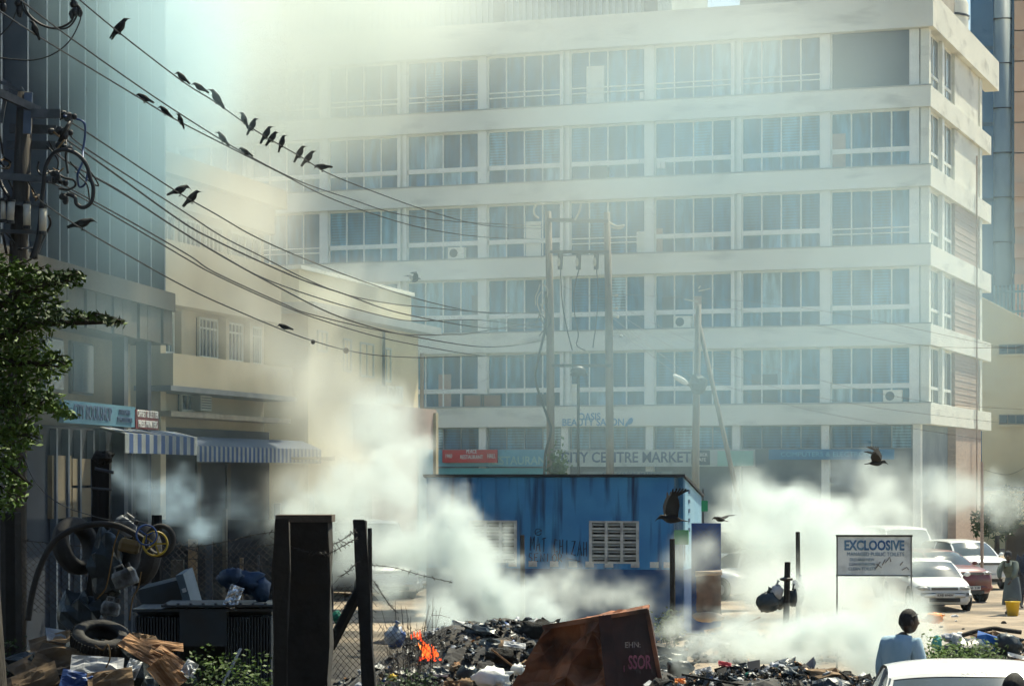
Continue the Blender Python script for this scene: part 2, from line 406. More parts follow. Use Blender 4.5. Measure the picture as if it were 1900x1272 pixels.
M_wlet = mat('white_lettering',(.75,.75,.72),(.7,.7,.68),2,.7)
M_glet = mat('teal_lettering',(.30,.52,.50),(.25,.46,.45),2,.7)
def text(s, size, M, mt, parent, name='lettering', ex=.008, off=0, w=None, shear=0, sp=1):
    c = bpy.data.curves.new(name, 'FONT'); c.body = s; c.size = size; c.extrude = ex; c.offset = off; c.shear = shear; c.space_character = sp
    c.align_x = 'CENTER'; c.align_y = 'CENTER'; c.resolution_u = 3
    c.materials.append(mt); q_ = bpy.data.objects.new(name, c); COL.objects.link(q_)
    me = bpy.data.meshes.new_from_object(q_.evaluated_get(bpy.context.evaluated_depsgraph_get())); bpy.data.objects.remove(q_)
    if w:
        xs_ = [v.co.x for v in me.vertices]; d = max(xs_)-min(xs_)
        if d > 0: M = M @ Matrix.Diagonal((w/d,1,1,1))
    me.transform(M); me.name = name; o = bpy.data.objects.new(name, me); COL.objects.link(o); o.parent = parent; FRAMES[o.name] = FRAMES[parent.name]
    return o
FX = Matrix.Rotation(PI/2, 4, 'X')        # text standing upright, facing local -y
def TX(x, y, z): return Matrix.Translation((x,y,z)) @ FX
def bx_of(px):                            # local x on the facade plane for a pixel column
    a = (px-950)/F; return -(BX-a*BY)/(.938+a*.345)
def bz_of(px, py):
    t = -bx_of(px); Y = BY+.345*t; return HC-(py-880)*Y/F
def sign(px0, px1, py0, py1, mt, name='sign_board', y=-.12, lab=None, cat='sign', th=.08):
    x0, x1 = bx_of(px0), bx_of(px1); z1, z0 = bz_of((px0+px1)/2, py0), bz_of((px0+px1)/2, py1)
    L = Vector(FRAMES[bld.name] @ Vector(((x0+x1)/2, y, z0)))
    t = thing(name, lab, cat, L, BR)
    MB().box(-(x1-x0)/2,(x1-x0)/2,0,th,0,z1-z0).build('board', mt, t)
    return t, x1-x0, z1-z0
text('OASIS', .42, TX(bx_of(1094),-.02,bz_of(1094,773)), M_letb2, bld, w=1.0, off=.004)
text('BEAUTY SALON', .42, TX(bx_of(1101),-.02,bz_of(1101,783.5)), M_letb2, bld, w=2.75, off=.004)
MB().ell((bx_of(1170),-.03,bz_of(1170,781)),(.11,.02,.16),10,6,Matrix.Rotation(.6,3,'Y')).ell((bx_of(1164),-.03,bz_of(1164,786)),(.06,.02,.14),8,5,Matrix.Rotation(.5,3,'Y')).build('painted_emblem', M_letb2, bld)
t, w, h = sign(1028,1402,834,865,M_signw, lab='long white board lettered CITY CENTRE MARKET across the shop fronts')
text('CITY CENTRE MARKET', .62, TX(-w/2+bx_of(1162)-bx_of(1028),-.01,h/2+.02), M_letb, t, off=.012, w=5.75)
MB().box(-.4,.4,-.03,0,0,.62).build('small_black_board', mat('black_board',(.03,.05,.08),(.04,.06,.09),2,.6), t, world=False).location = (-w/2+bx_of(1302)-bx_of(1028),-.003,.06)
o = text('CYBER\nCAFE', .2, TX(-w/2+bx_of(1302)-bx_of(1028),-.04,.38), M_wlet, t, w=.6); 
t, w, h = sign(1334,1400,836,864,M_signg,'green_sign_board',-.22, 'plain pale green board at the right end of the market sign', th=.04)
t, w, h = sign(790,1022,834,865,M_signb,'blue_sign_board',-.13, 'light blue restaurant fascia board left of the two pole frame')
text('RESTAURANT', .5, TX(w/2-1.35,-.01,h/2-.12), M_glet, t, w=2.9, off=.008)
t, w, h = sign(826,927,834,858,M_red,'red_sign_board',-.3, 'red PEACE RESTAURANT board fixed over the light blue fascia', th=.1)
text('PEACE\nRESTAURANT', .24, TX(.1,-.02,h/2+.08), M_wlet, t, w=1.05); text('1960', .24, TX(-w/2+.3,-.02,h/2), M_wlet, t, w=.3); text('HALL', .28, TX(w/2-.25,-.02,h/2), M_wlet, t, w=.36)
t, w, h = sign(790,1022,868,890,mat('teal_board',(.10,.36,.38),(.08,.3,.33),1,.7),'teal_shop_board',-.10, 'teal shop fascia strip low behind the kiosk roof')
t, w, h = sign(1090,1256,874,886,mat('grey_board',(.24,.28,.28),(.2,.24,.24),1,.7),'narrow_sign_board',-.6, 'narrow grey board lettered CITY CENTRE MARKET just above the kiosk roof')
text('CITY CENTRE MARKET', .26, TX(.2,-.01,h/2), M_letb, t, w=2.6)
t, w, h = sign(1428,1660,833,852,mat('blue_board',(.03,.20,.38),(.03,.17,.33),1,.7),'bright_blue_sign_board',-.14, 'bright blue shop board behind the flying crow at right')
text('COMPUTERS & ELECTRONICS', .26, TX(0,-.01,h/2), mat('cyan_lettering',(.15,.45,.6),(.15,.45,.6),1,.7), t, w=4.2)
random.seed(19)
for k, (r_, px) in enumerate(((0,1010),(2,845),(1,1265),(3,1110),(0,1655))):
    x, z = bx_of(px), Z0+SH*r_+.90
    o = MB().box(-.38,.38,-.02,.25,0,.50).build('air_conditioner', M_steel if k%3 == 0 else M_cream, bld); o.location = (x,.1,z)
    MB().lathe([(.0,0),(.19,0),(.19,.01)],12,Matrix.Translation((-.1,-.03,.25)) @ Matrix.Rotation(PI/2,4,'X')).build('fan_cover', M_dwall, o)
for k, (r_, px, w_, h_) in enumerate(((0,1060,.5,.9),(1,1290,.35,1.3),(1,1235,.5,1.3),(2,1185,.4,.9),(2,1215,.5,1.0),(0,1415,1.1,1.2),(2,985,.7,1.5),(3,1550,.7,1.4),(1,880,.5,1.6),(4,1100,.8,1.6),(0,820,.6,1.4))):
    o = MB().box(-w_/2,w_/2,0,.01,0,h_).build('window_poster', (M_cream,M_brick,M_glassdk)[k%3], bld); o.location = (bx_of(px), .36, Z0+SH*r_+.93)
# small things on the facade
for px, py in ((877,743),(910,743)):
    x, z = bx_of(px), bz_of(px, py)
    m = MB().box(-.42,.42,-.02,.1,-.24,.24); o = m.build('air_conditioner', mat('ac_casing',(.30,.18,.13),(.24,.15,.11),3,.7), bld); o.location = (x,.15,z)
    MB().box(-.48,.48,0,.05,-.29,-.25).box(-.48,.48,0,.05,.25,.29).box(-.48,-.44,0,.05,-.25,.25).box(.44,.48,0,.05,-.25,.25).build('cage', M_steel, o).location = (0,-.07,0)
for px, py, c in ((1190,183,0),(1222,312,0),(1230,312,0)):
    o = MB().box(-.08,.08,-.05,.1,0,.28).build('window_box', M_white, bld); o.location = (bx_of(px), .1, bz_of(px, py))
# roof structures
rt = thing('roof_shed', 'pale corrugated plant room on the roof of the cream office block', 'roof structure', FRAMES[bld.name] @ Vector((-22,4,23.0)), BR)
random.seed(2)
MB().box(-9,9.9,.1,6,-.6,6).build('wall', mat('pale_sheet',(.40,.46,.46),(.33,.39,.40),.6,.7), rt)
cs = MB().box(0,.13,-.05,.1,-.6,6).mesh('corrugation', mat('pale_sheet2',(.44,.50,.50),(.38,.44,.44),.6,.7))
for i in range(62): inst('sheet_rib', cs, rt, (-9+i*.3,0,0))
for x in (1.6, 8.7, -5.0): MB().box(x,x+.55,-.09,.1,.2,6).build('vent_louvre', M_glassdk, rt)
rt = thing('roof_room', 'beige rooftop room to the right of the gap of open sky', 'roof structure', FRAMES[bld.name] @ Vector((-6.4,4,23.0)), BR)
MB().box(-2.6,6,0,6,-.6,5).build('wall', mat('beige_wall',(.42,.39,.33),(.36,.33,.28),1,.8), rt)
MB().box(1.4,6,-.08,0,.9,4).build('window', M_glassdk, rt); MB().box(1.2,1.4,-.1,.0,0,5).build('column', M_frame, rt)
tk = thing('water_tank_housing', 'pale rounded tank housing behind the right parapet', 'water tank', FRAMES[bld.name] @ Vector((-1.2,9,22.9)), BR)
MB().lathe([(1.25,0),(1.25,1.5),(1.05,1.9),(0,2.0)],18).build('shell', M_cream, tk, smooth=True)
MB().lathe([(1.3,.9),(1.3,1.0)],18).build('band', M_steel, tk)

# ------------------------------------------------------------------ buildings right of it
cb = thing('stair_building', 'cream yellow building with slit windows at the right edge', 'building', P(1822,880,119)-Vector((0,0,HC)), -math.atan2(.365,.93))
MB().box(0,9,0,16,0,11.4).build('wall', M_ywall, cb)
MB().add([(0,-.01,11.4),(0,-.01,12.6),(2.2,-.01,11.4),(0,.3,11.4),(0,.3,12.6),(2.2,.3,11.4)], [(0,2,1),(3,4,5),(0,1,4,3),(1,2,5,4)]).build('parapet', M_ywall, cb)
for z in (9.7, 6.2):
    w = MB().box(.85,2.15,-.04,.02,z,z+.5).build('window', mat('slit_frame',(.25,.22,.19),(.2,.18,.15),2,.8), cb)
    for i in range(3): MB().box(.9+i*.41,.9+i*.41+.36,-.06,-.04,z+.05,z+.45).build('pane', M_glassdk, w)
    MB().box(.8,2.4,-.25,0,z-.1,z).build('sill', M_ywall, cb)
MB().box(0,9,-2.2,0,2.9,3.1).build('canopy', mat('canopy',(.25,.28,.3),(.2,.22,.25),2,.8), cb)
m = MB()
for i in range(26): m.box(.3+i*.2,.38+i*.2,1.5,1.56,11.4,13.3)
m.box(.3,5.6,1.56,1.62,12.9,13.0); m.box(.3,5.6,1.56,1.62,11.9,12.0); m.build('railing', mat('rail_blue',(.14,.25,.32),(.12,.2,.26),2,.6), cb)
gt = thing('glass_tower', 'tall blue glass tower with beige stone strip far behind at right', 'tower', P(1833,880,165)-Vector((0,0,HC)), -.2)
MB().box(-1.2,14,.4,14,0,39).build('glass_wall', mat('blue_glass',(.02,.09,.19),(.03,.12,.24),.15,.12,spec=.8), gt)
MB().tube([(1.0,.3,0),(1.0,.3,39)],.62,14).build('round_column', mat('grey_cladding',(.20,.27,.30),(.17,.23,.26),.5,.5), gt, smooth=True)
for i in range(12): MB().box(.36,1.64,-.33,.9,3.1*i+1.2,3.1*i+1.27).build('joint', M_black, gt)
stp = MB().box(0,.95,-.1,.4,0,2.02).mesh('stone_panel', mat('beige_stone',(.62,.44,.30),(.55,.38,.27),.6,.6,rnd=.12))
for i in range(18): inst('stone_panel', stp, gt, (1.8+(.0 if i > 9 else .05),0,.6+i*2.12))
for i in range(7): MB().box(1.8,2.9,-.55,-.1,10.2+i*2.12,11.2+i*2.12).build('balcony', mat('beige_stone2',(.58,.36,.24),(.5,.32,.2),.6,.6), gt)
for i in range(7):
    MB().box(-1.2,14,.36,.4,1.5+i*5.3,1.75+i*5.3).build('spandrel', mat('spandrel',(.06,.12,.18),(.05,.1,.15),1,.4), gt)
# ------------------------------------------------------------------ left street
# local frame of a left building: x runs away from the camera along the street face, y < 0 is out over the street
def streetframe(px, Y, vpx):
    u = Vector(((vpx-950)/F, 1)).normalized(); o = P(px, 880, Y)
    return (o.x, Y, 0), math.atan2(u.y, u.x)
class SF:      # pixel column -> local x, pixel -> local z
    def __init__(s, px, Y, vpx):
        s.loc, s.rz = streetframe(px, Y, vpx); s.u = Vector(((vpx-950)/F,1)).normalized()
    def x(s, px, yy=0.):
        a = (px-950)/F; return (a*(s.loc[1]+s.u.x*yy)-(s.loc[0]-s.u.y*yy))/(s.u.x-a*s.u.y)
    def z(s, px, py, yy=0.):
        Y = s.loc[1]+s.u.x*yy+s.u.y*s.x(px,yy); return HC-(py-880)*Y/F
S2 = SF(298, 62, 2100)
b2 = thing('cream_shop_house', 'cream three storey shop house with projecting balcony wall and grilled windows', 'building', S2.loc, S2.rz)
L2 = S2.x(522)
zt = S2.z(298, 283)
def blk(x0,x1,y0,y1,z0,z1,mt,name,par): return MB().box(x0,x1,y0,y1,z0,z1).build(name, mt, par)
ix = S2.x
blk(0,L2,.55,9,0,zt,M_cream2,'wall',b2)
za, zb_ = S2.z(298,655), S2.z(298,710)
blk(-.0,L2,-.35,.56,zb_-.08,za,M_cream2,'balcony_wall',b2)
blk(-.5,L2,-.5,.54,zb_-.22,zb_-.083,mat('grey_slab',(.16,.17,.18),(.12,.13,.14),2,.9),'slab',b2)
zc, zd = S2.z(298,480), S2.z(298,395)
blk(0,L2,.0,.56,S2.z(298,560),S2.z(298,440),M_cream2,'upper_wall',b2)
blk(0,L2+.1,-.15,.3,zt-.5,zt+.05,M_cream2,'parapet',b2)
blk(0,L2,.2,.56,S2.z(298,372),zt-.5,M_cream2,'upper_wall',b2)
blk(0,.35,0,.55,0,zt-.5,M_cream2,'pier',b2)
winm = mat('grille_paint',(.50,.52,.46),(.42,.44,.40),2,.6)
def gwin(par, x0, x1, z0, z1, y=.5, bars=4, name='window', trans=None, fr=None):
    fw = .06; m = MB().box(x0,x0+fw,y-.08,y,z0,z1).box(x1-fw,x1,y-.08,y,z0,z1).box(x0+fw,x1-fw,y-.08,y,z0,z0+fw).box(x0+fw,x1-fw,y-.08,y,z1-fw,z1)
    for i in range(1,bars): xx = x0+(x1-x0)*i/bars; m.box(xx-.018,xx+.018,y-.07,y-.03,z0+fw,z1-fw)
    if trans: m.box(x0+fw,x1-fw,y-.06,y-.02,z0+(z1-z0)*trans,z0+(z1-z0)*trans+.05)
    w = m.build(name, fr or winm, par); MB().box(x0+.01,x1-.01,y-.02,y+.03,z0+.01,z1-.01).build('pane', M_glassdk, w); return w
wz0, wz1 = za+.05, S2.z(298,566)
for a, b in ((308,352),(398,432),(445,478),(492,512)):
    gwin(b2, ix(a), ix(b), wz0+.02, wz1-.05, .52, 5, trans=.72)
for a, b in ((306,352),(366,400),(410,440),(455,510)):
    gwin(b2, ix(a), ix(b), S2.z(298,476), S2.z(298,384), .52, 4)
for a in (356, 438, 482): blk(ix(a),ix(a)+.25,.3,.56,wz0,wz1,M_cream2,'pier',b2)
blk(0,L2,-.3,.56,S2.z(298,772),S2.z(298,762),mat('lintel',(.34,.29,.20),(.25,.21,.15),3,.8),'lintel',b2)
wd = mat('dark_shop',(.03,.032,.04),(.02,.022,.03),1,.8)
blk(.05,L2-.05,.36,.54,0,S2.z(298,790),wd,'shop_opening_shade',b2)  # dark slab fills the opening in place of its shade
o = gwin(b2, ix(364), ix(388), S2.z(298,758), S2.z(298,722), .5, 2)
acb = MB().box(0,.8,-.35,0,0,.55).build('air_conditioner', winm, b2); acb.location = (ix(385),.55,S2.z(298,755))
for i in range(7): MB().box(.06,.74,-.37,-.35,.06+i*.07,.09+i*.07).build('grille_bar', M_steel, acb)
for i, a in enumerate((385,440)):
    blk(ix(a),ix(a)+.28,.30,.395,.0,S2.z(298,815),M_brown,'pier',b2)
# striped awnings
def awning(lab, sf, x0, x1, zt_, zb2, out, n, c1, c2, drop=.3):
    t = thing('striped_awning', lab, 'awning', FRAMES_of(sf) @ Vector(((x0+x1)/2, 0, zb2)), sf.rz)
    w = (x1-x0)/n; L = x1-x0
    for i in range(n):
        a = -L/2+i*w; m = MB()
        m.add([(a,0,zt_-zb2),(a+w,0,zt_-zb2),(a+w,-out,.42),(a,-out,.42),(a+w,-out,.0),(a,-out,.0)],[(0,1,2,3),(3,2,4,5)])
        m.add([(a,0,zt_-zb2-.02),(a+w,0,zt_-zb2-.02),(a+w,-out+.02,.40),(a,-out+.02,.40),(a+w,-out+.02,.0),(a,-out+.02,.0)],[(3,2,1,0),(5,4,2,3)])
        m.build('stripe', c1 if i%2 else c2, t)
    m = MB()
    for x in (-L/2, L/2-.03): m.bar((x,0,zt_-zb2-.04),(x,-out,.38),.03,.03)
    m.bar((-L/2,-out+.03,.38),(L/2,-out+.03,.38),.03,.03); m.build('frame', M_steel, t)
    return t
def FRAMES_of(sf): return Matrix.Translation(sf.loc) @ Matrix.Rotation(sf.rz,4,'Z')
stb = mat('awning_blue',(.012,.05,.16),(.01,.04,.13),3,.8); stw = mat('awning_white',(.24,.26,.26),(.18,.2,.2),3,.8)
awning('finely striped blue and white awning over the far shop front', S2, ix(366,-.6), ix(596,-.6), S2.z(366,808,-.6), S2.z(366,856,-.6), .6, 60, stb, stw)
def flat_roof():
    t = thing('shop_canopy', 'sunlit pale edge canopy beyond the fine striped awning', 'canopy', FRAMES_of(S2) @ Vector((ix(560),0,2.9)), S2.rz)
    MB().box(-2.6,3.4,-1.9,.3,1.25,1.32).build('sheet', M_cream2, t); MB().box(-2.6,3.4,-1.95,-1.9,1.2,1.36).build('fascia', M_ywall, t)
flat_roof()
# third house further along
S3 = SF(572, 74, 2130)
b3 = thing('white_corner_house', 'pale two storey house with overhanging roof slab left of the office block', 'building', S3.loc, S3.rz)
L3 = S3.x(776)
zr = S3.z(572, 572); zp = S3.z(572, 500)
blk(0,L3,0,8,0,zr-.15,M_ywall,'wall',b3)
blk(-1.2,L3+.9,-.6,8.3,zr-.15,zr+.12,mat('slab_edge',(.30,.33,.34),(.24,.27,.29),2,.8),'roof_slab',b3)
blk(-.3,L3-.2,.2,8,zr+.12,zp,M_ywall,'parapet',b3)
blk(-.4,L3-.1,.1,.3,zp,zp+.12,M_cream,'coping',b3)
for a, b, c, d in ((636,650,690,628),(667,692,700,636),(709,724,708,645)):
    gwin(b3, S3.x(a), S3.x(b), S3.z((a+b)/2,c), S3.z((a+b)/2,d), .03, 2)
gwin(b3, S3.x(588)-.0, S3.x(606), S3.z(590,652), S3.z(590,612), .03, 2)
for a, b in ((697,704),(713,719)):
    ac = MB().box(0,.85,-.4,0,0,.6).build('air_conditioner', winm, b3); ac.location = (S3.x(a),0,S3.z(a,748))
    MB().lathe([(.22,0),(.22,.02)],12,Matrix.Translation((.4,-.42,.3)) @ Matrix.Rotation(PI/2,4,'X')).build('fan_cover', M_steel, ac)
MB().tube([S3_ for S3_ in ((S3.x(706),-.12,S3.z(706,750)),(S3.x(706),-.12,S3.z(706,615)))],.05,6).build('drain_pipe', M_steel, b3)
an = thing('brick_annex', 'pinkish annex wall between the pale house and the office block', 'building', P(690,880,78)-Vector((0,0,HC)), math.atan2(1,.27))
blk(0,7.3,0,3,0,HC+ (880-752)*80/F,mat('pink_wall',(.40,.30,.27),(.32,.25,.23),1,.9),'wall',an)
blk(5.0,6.7,-.05,.05,.2,4.6,mat('blue_door',(.16,.28,.36),(.13,.24,.32),1,.6),'door',an)
blk(6.9,7.2,-.1,.0,0,5.9,M_cream2,'pier',an)
# left end face of house 3
blk(-.02,0,.1,7.9,0,zr-.2,M_ywall,'end_wall',b3)

# first building: finned facade over a stained balcony, colours darkened in place of shade
S1 = SF(296, 55, 1500)
b1 = thing('dark_office_building', 'tall building with pale vertical fins over a stained concrete balcony, both darkened for shade', 'building', S1.loc, S1.rz)
X0 = S1.x(-260)
zb0 = S1.z(296, 640); zb1 = S1.z(296, 553)
blk(X0,0,.9,12,0,24,M_dwall,'wall',b1)
blk(X0,0,.25,.92,zb1+.1,24,mat('dark_panels',(.025,.035,.06),(.018,.025,.045),.6,.35,rnd=.2),'curtain_wall',b1)
finm = MB().box(0,.09,-.22,.25,zb1+.1,24).mesh('fin', M_fin)
for px in (-60,-20,30,66,90,106,138,160,184,214,238,262,288): inst('fin', finm, b1, (S1.x(px),0,0))
fp = MB().box(0,.55,-.02,0,0,1.9).mesh('pane', M_glassdk)
for r in range(5):
    for px in (40,72,112,144,166,190,220,244,268): inst('window_panel', fp, b1, (S1.x(px)+.03,.24,zb1+.6+r*2.9), scale=((S1.x(px+22)-S1.x(px))/.55*.9,1,1))
for r in range(6): blk(X0,0,.1,.26,zb1+.15+r*2.9,zb1+.45+r*2.9,M_dwall,'spandrel',b1)
blk(X0,0,-.38,.25,zb1-.32,zb1+.1,M_brown,'balcony_coping',b1)
pan = MB().box(0,.62,0,.12,zb0,zb1-.32).mesh('balcony_panel', M_brown)
x = X0; i = 0
while x < -.3:
    inst('balcony_panel', pan, b1, (x,-.3+(.05 if i%3 == 1 else 0),0), scale=(.98,1,1)); x += .645; i += 1
blk(X0,0,-.16,.9,zb0,zb0+.15,M_brown,'soffit',b1)
blk(-.12,0,-.3,.9,zb0,zb1-.32,M_brown,'end_panel',b1)
for px in (262, 218): blk(S1.x(px),S1.x(px)+.30,-.15,.12,0,zb0,mat('grey_column',(.05,.06,.075),(.035,.045,.06),1,.8),'column',b1)
yw = mat('ochre_wall',(.20,.16,.10),(.15,.12,.08),1,.9)
blk(S1.x(60),-.5,.55,.89,S1.z(296,800),zb0,yw,'wall_face',b1)
for a, b in ((122,158),(174,212)):
    w = blk(S1.x(a),S1.x(b),.48,.56,S1.z(200,732),S1.z(200,636),M_steel,'window',b1); blk(S1.x(a)+.06,S1.x(b)-.06,.44,.48,S1.z(200,728),S1.z(200,640),M_glassdk,'pane',w)
blk(X0,-.1,.3,.89,0,S1.z(296,800),mat('shop_dark',(.02,.028,.042),(.015,.02,.032),1,.8),'shop_front',b1)  # dark blue painted in for the shade at street level
for a, b, c, d in ((115,150,960,845),(152,185,900,850),(152,200,960,905)): blk(S1.x(a),S1.x(b),.2,.3,S1.z(150,c),S1.z(150,d),yw,'notice_panel',b1)
for i, px in enumerate((118,140,162,186,208,232,256)): blk(S1.x(px),S1.x(px)+.1,.15,.29,0,S1.z(296,805),M_fin,'mullion',b1)
# signs
def ssign(sf, a, b, c, d, mt, nm, lab, yy):
    x0, x1 = sf.x(a,yy), sf.x(b,yy); m_ = (a+b)/2; z0, z1 = sf.z(m_, d, yy), sf.z(m_, c, yy)
    t = thing(nm, lab, 'sign', FRAMES_of(sf) @ Vector(((x0+x1)/2, yy, z0)), sf.rz)
    MB().box(-(x1-x0)/2,(x1-x0)/2,0,.1,0,z1-z0).build('board', mt, t); return t, x1-x0, z1-z0
t, w, h = ssign(S1, 118, 251, 748, 788, mat('dull_blue_board',(.07,.19,.26),(.05,.15,.21),1,.8), 'bookshop_sign', 'long pale blue CITY BOOKSHOP sign on the dark building', -.5)
text('CITY BOOKSHOP', .42, TX(-w*.12,-.015,h*.5), M_letb, t, w=w*.52); text('STATIONERS\nSCHOOL BOOKS', .16, TX(w*.33,-.015,h*.5), M_letb, t, w=w*.22)
t, w, h = ssign(S1, 252, 294, 761, 796, mat('maroon_board',(.16,.03,.035),(.12,.025,.03),2,.7), 'printers_sign', 'maroon OFFSET AND LETTER PRESS PRINTERS sign beside the bookshop board', -.52)
text('OFFSET & LETTER\nPRESS PRINTERS', .22, TX(0,-.015,h*.52), M_wlet, t, w=w*.92)
awning('broad striped blue and white awning below the maroon sign', S1, S1.x(232,-.55), S1.x(366,-.55), S1.z(300,796,-.55), S1.z(300,842,-.55), .55, 19, stb, stw)
mesh_wall = thing('market_stall', 'shadowed market stall clutter under the fine striped awning', 'stall', P(450,880,58)-Vector((0,0,HC-.0)), 0)
random.seed(8)
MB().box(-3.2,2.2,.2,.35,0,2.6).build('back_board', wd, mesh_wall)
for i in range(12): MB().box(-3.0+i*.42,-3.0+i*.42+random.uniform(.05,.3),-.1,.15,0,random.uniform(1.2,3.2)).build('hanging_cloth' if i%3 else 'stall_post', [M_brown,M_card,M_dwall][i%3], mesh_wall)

# ------------------------------------------------------------------ kiosk
KR = -math.atan2(.24,.97)
kc = P(1268, 880, 49.3); KL = 5.55; KH = 3.66
ks = thing('blue_kiosk', 'blue plastered kiosk with dark blue base, vents and scrawled graffiti', 'kiosk', (kc.x, kc.y, 0), KR)
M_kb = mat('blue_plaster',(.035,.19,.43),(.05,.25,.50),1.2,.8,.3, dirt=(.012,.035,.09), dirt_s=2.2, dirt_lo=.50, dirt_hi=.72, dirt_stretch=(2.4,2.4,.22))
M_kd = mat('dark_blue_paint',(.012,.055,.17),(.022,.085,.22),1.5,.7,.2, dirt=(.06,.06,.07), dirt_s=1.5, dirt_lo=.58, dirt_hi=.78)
M_kl = mat('sunlit_blue_plaster',(.22,.42,.56),(.26,.46,.58),1.5,.8,.2)  # paler copy of the kiosk blue: sun on the side wall painted in
zk = 1.72
VZ0, VZ1 = HC-(1045-880)*49.6/F, HC-(966-880)*49.6/F
def kx(px): return -( (1268-px)*49.9/F ) *1.02
V = [(kx(1095), kx(1187)), (kx(869), kx(960))]
# front wall built round the vent openings
xs = [-KL, V[1][0], V[1][1], V[0][0], V[0][1], 0]
m = MB()
for a, b in ((xs[0],xs[1]),(xs[2],xs[3]),(xs[4],xs[5])): m.box(a,b,0,.2,zk,KH)
for a, b in V: m.box(a,b,0,.2,zk,VZ0); m.box(a,b,0,.2,VZ1,KH)
m.build('front_wall', M_kb, ks)
MB().box(-KL,0,-.012,.2,0,zk).build('base_wall', M_kd, ks)
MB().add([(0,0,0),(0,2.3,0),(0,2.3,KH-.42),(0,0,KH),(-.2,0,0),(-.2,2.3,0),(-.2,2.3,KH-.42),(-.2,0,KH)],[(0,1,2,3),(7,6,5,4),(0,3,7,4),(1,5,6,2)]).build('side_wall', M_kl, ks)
MB().box(.003,.015,.0,2.28,0,zk).build('base_wall', M_kd, ks)
MB().box(-KL,-KL+.2,.2,2.3,0,KH-.4).box(-KL+.2,-.2,2.1,2.3,0,KH-.4).build('back_wall', M_kb, ks)
MB().add([(-KL-.06,-.08,KH),(.05,-.08,KH),(.05,2.4,KH-.45),(-KL-.06,2.5,KH-.45),(-KL-.06,-.08,KH+.05),(.05,-.08,KH+.05),(.05,2.4,KH-.40),(-KL-.06,2.5,KH-.38)],[(3,2,1,0),(4,5,6,7),(0,1,5,4),(1,2,6,5),(2,3,7,6),(3,0,4,7)]).build('roof', mat('roof_edge',(.03,.035,.045),(.02,.025,.03),2,.9), ks)
M_vent = mat('vent_white',(.50,.52,.50),(.40,.42,.41),3,.8, dirt=(.2,.2,.2), dirt_s=4)
vb = MB()   # one hooded block
for a, b in V:
    fr = MB(); w_ = b-a; cw = (w_-.06*4)/3; hh = (VZ1-VZ0-.04*7)/6
    for i in range(4): fr.box(i*(cw+.06),i*(cw+.06)+.06,-.02,.16,0,VZ1-VZ0)
    v = fr.build('vent', M_vent, ks); v.location = (a,0,VZ0)
    MB().box(.0,w_,.16,.19,0,VZ1-VZ0).build('dark_back', M_black, v)
    bm = MB().box(0,cw,-.005,.15,0,.04).add([(0,.0,hh*.5+.04),(cw,.0,hh*.5+.04),(cw,.10,.04+hh),(0,.10,.04+hh),(0,.02,hh*.5+.03),(cw,.02,hh*.5+.03),(cw,.12,hh+.03),(0,.12,hh+.03)],[(0,1,2,3),(7,6,5,4),(0,4,5,1)]).mesh('vent_block', M_vent)
    for i in range(3):
        for j in range(6): inst('vent_block', bm, v, (.06+i*(cw+.06),0,j*(hh+.04)))
    MB().box(0,w_,-.01,.16,VZ1-VZ0-.04,VZ1-VZ0).build('lintel', M_vent, v)
M_graf = mat('black_scrawl',(.02,.025,.05),(.03,.035,.06),5,.8)
def scrawl(strokes, parent, name, mt, r=.011, y=-.008):
    m = MB()
    for st in strokes: m.tube([(x,y,z) for x, z in st], r, 4)
    return m.build(name, mt, parent)
LET = {'M':[[(0,0),(.1,1),(.4,.4),(.8,1),(.8,.1)]],'A':[[(0,0),(.4,1),(.8,0)],[(.1,.4),(.7,.5)]],'T':[[(0,.9),(.8,1)],[(.4,1),(.35,0)]],'C':[[(.7,.9),(.3,1),(0,.5),(.2,.05),(.7,.15)]],
 'H':[[(0,0),(.05,1)],[(.6,0),(.6,1)],[(0,.5),(.6,.55)]],'I':[[(.2,0),(.25,1)]],'Z':[[(0,.95),(.7,1),(0,.05),(.8,0)]],'S':[[(.7,.95),(.2,1),(.1,.6),(.7,.4),(.6,0),(0,.05)]],
 'E':[[(.7,1),(0,.95),(0,0),(.7,.05)],[(0,.5),(.5,.5)]],'N':[[(0,0),(0,1),(.7,0),(.7,1)]],'O':[[(.4,1),(0,.6),(.1,.1),(.5,0),(.8,.5),(.4,1)]],'R':[[(0,0),(0,1),(.6,.85),(.5,.5),(0,.45),(.7,0)]],
 'X':[[(0,0),(.7,1)],[(0,1),(.7,0)]],'L':[[(0,1),(0,0),(.6,0)]],'U':[[(0,1),(.05,.1),(.6,.1),(.7,1)]]}
def word(s, x, z, h, wd_, drop=0):
    out = []
    for i, ch in enumerate(s):
        if ch == ' ': continue
        for st in LET[ch]: out.append([(x+(i+u)*wd_*1.0 if False else x+i*wd_+u*wd_*.85, z+v*h-drop*i) for u, v in st])
    return out
zz = lambda py: HC-(py-880)*49.7/F
scrawl(word('MAT CHIZAH', kx(985), zz(1022), .30, .128, .012), ks, 'graffiti', M_graf)
scrawl(word('SENIOR', kx(982), zz(1042), .17, .13), ks, 'graffiti', M_graf)
scrawl([[(kx(1054),zz(1036)),(kx(1079),zz(1041)),(kx(1066),zz(1044))]], ks, 'graffiti', M_graf, .008)
scrawl([[(kx(1000)+.07*math.cos(a),zz(987)+.07*math.sin(a)) for a in [i*.6 for i in range(11)]],[(kx(1000)-.075,zz(987)-.04),(kx(1000)+.075,zz(987)+.04)]], ks, 'graffiti', M_graf, .008)
for px in (952,990,1030,1065,1096,1132,1180,1215,1240): MB().box(-.09,.09,-.016,-.001,-.06,.06).build('pasted_bill', M_signw if px%2 else M_vent, ks).location = (kx(px),0,zk+.1)
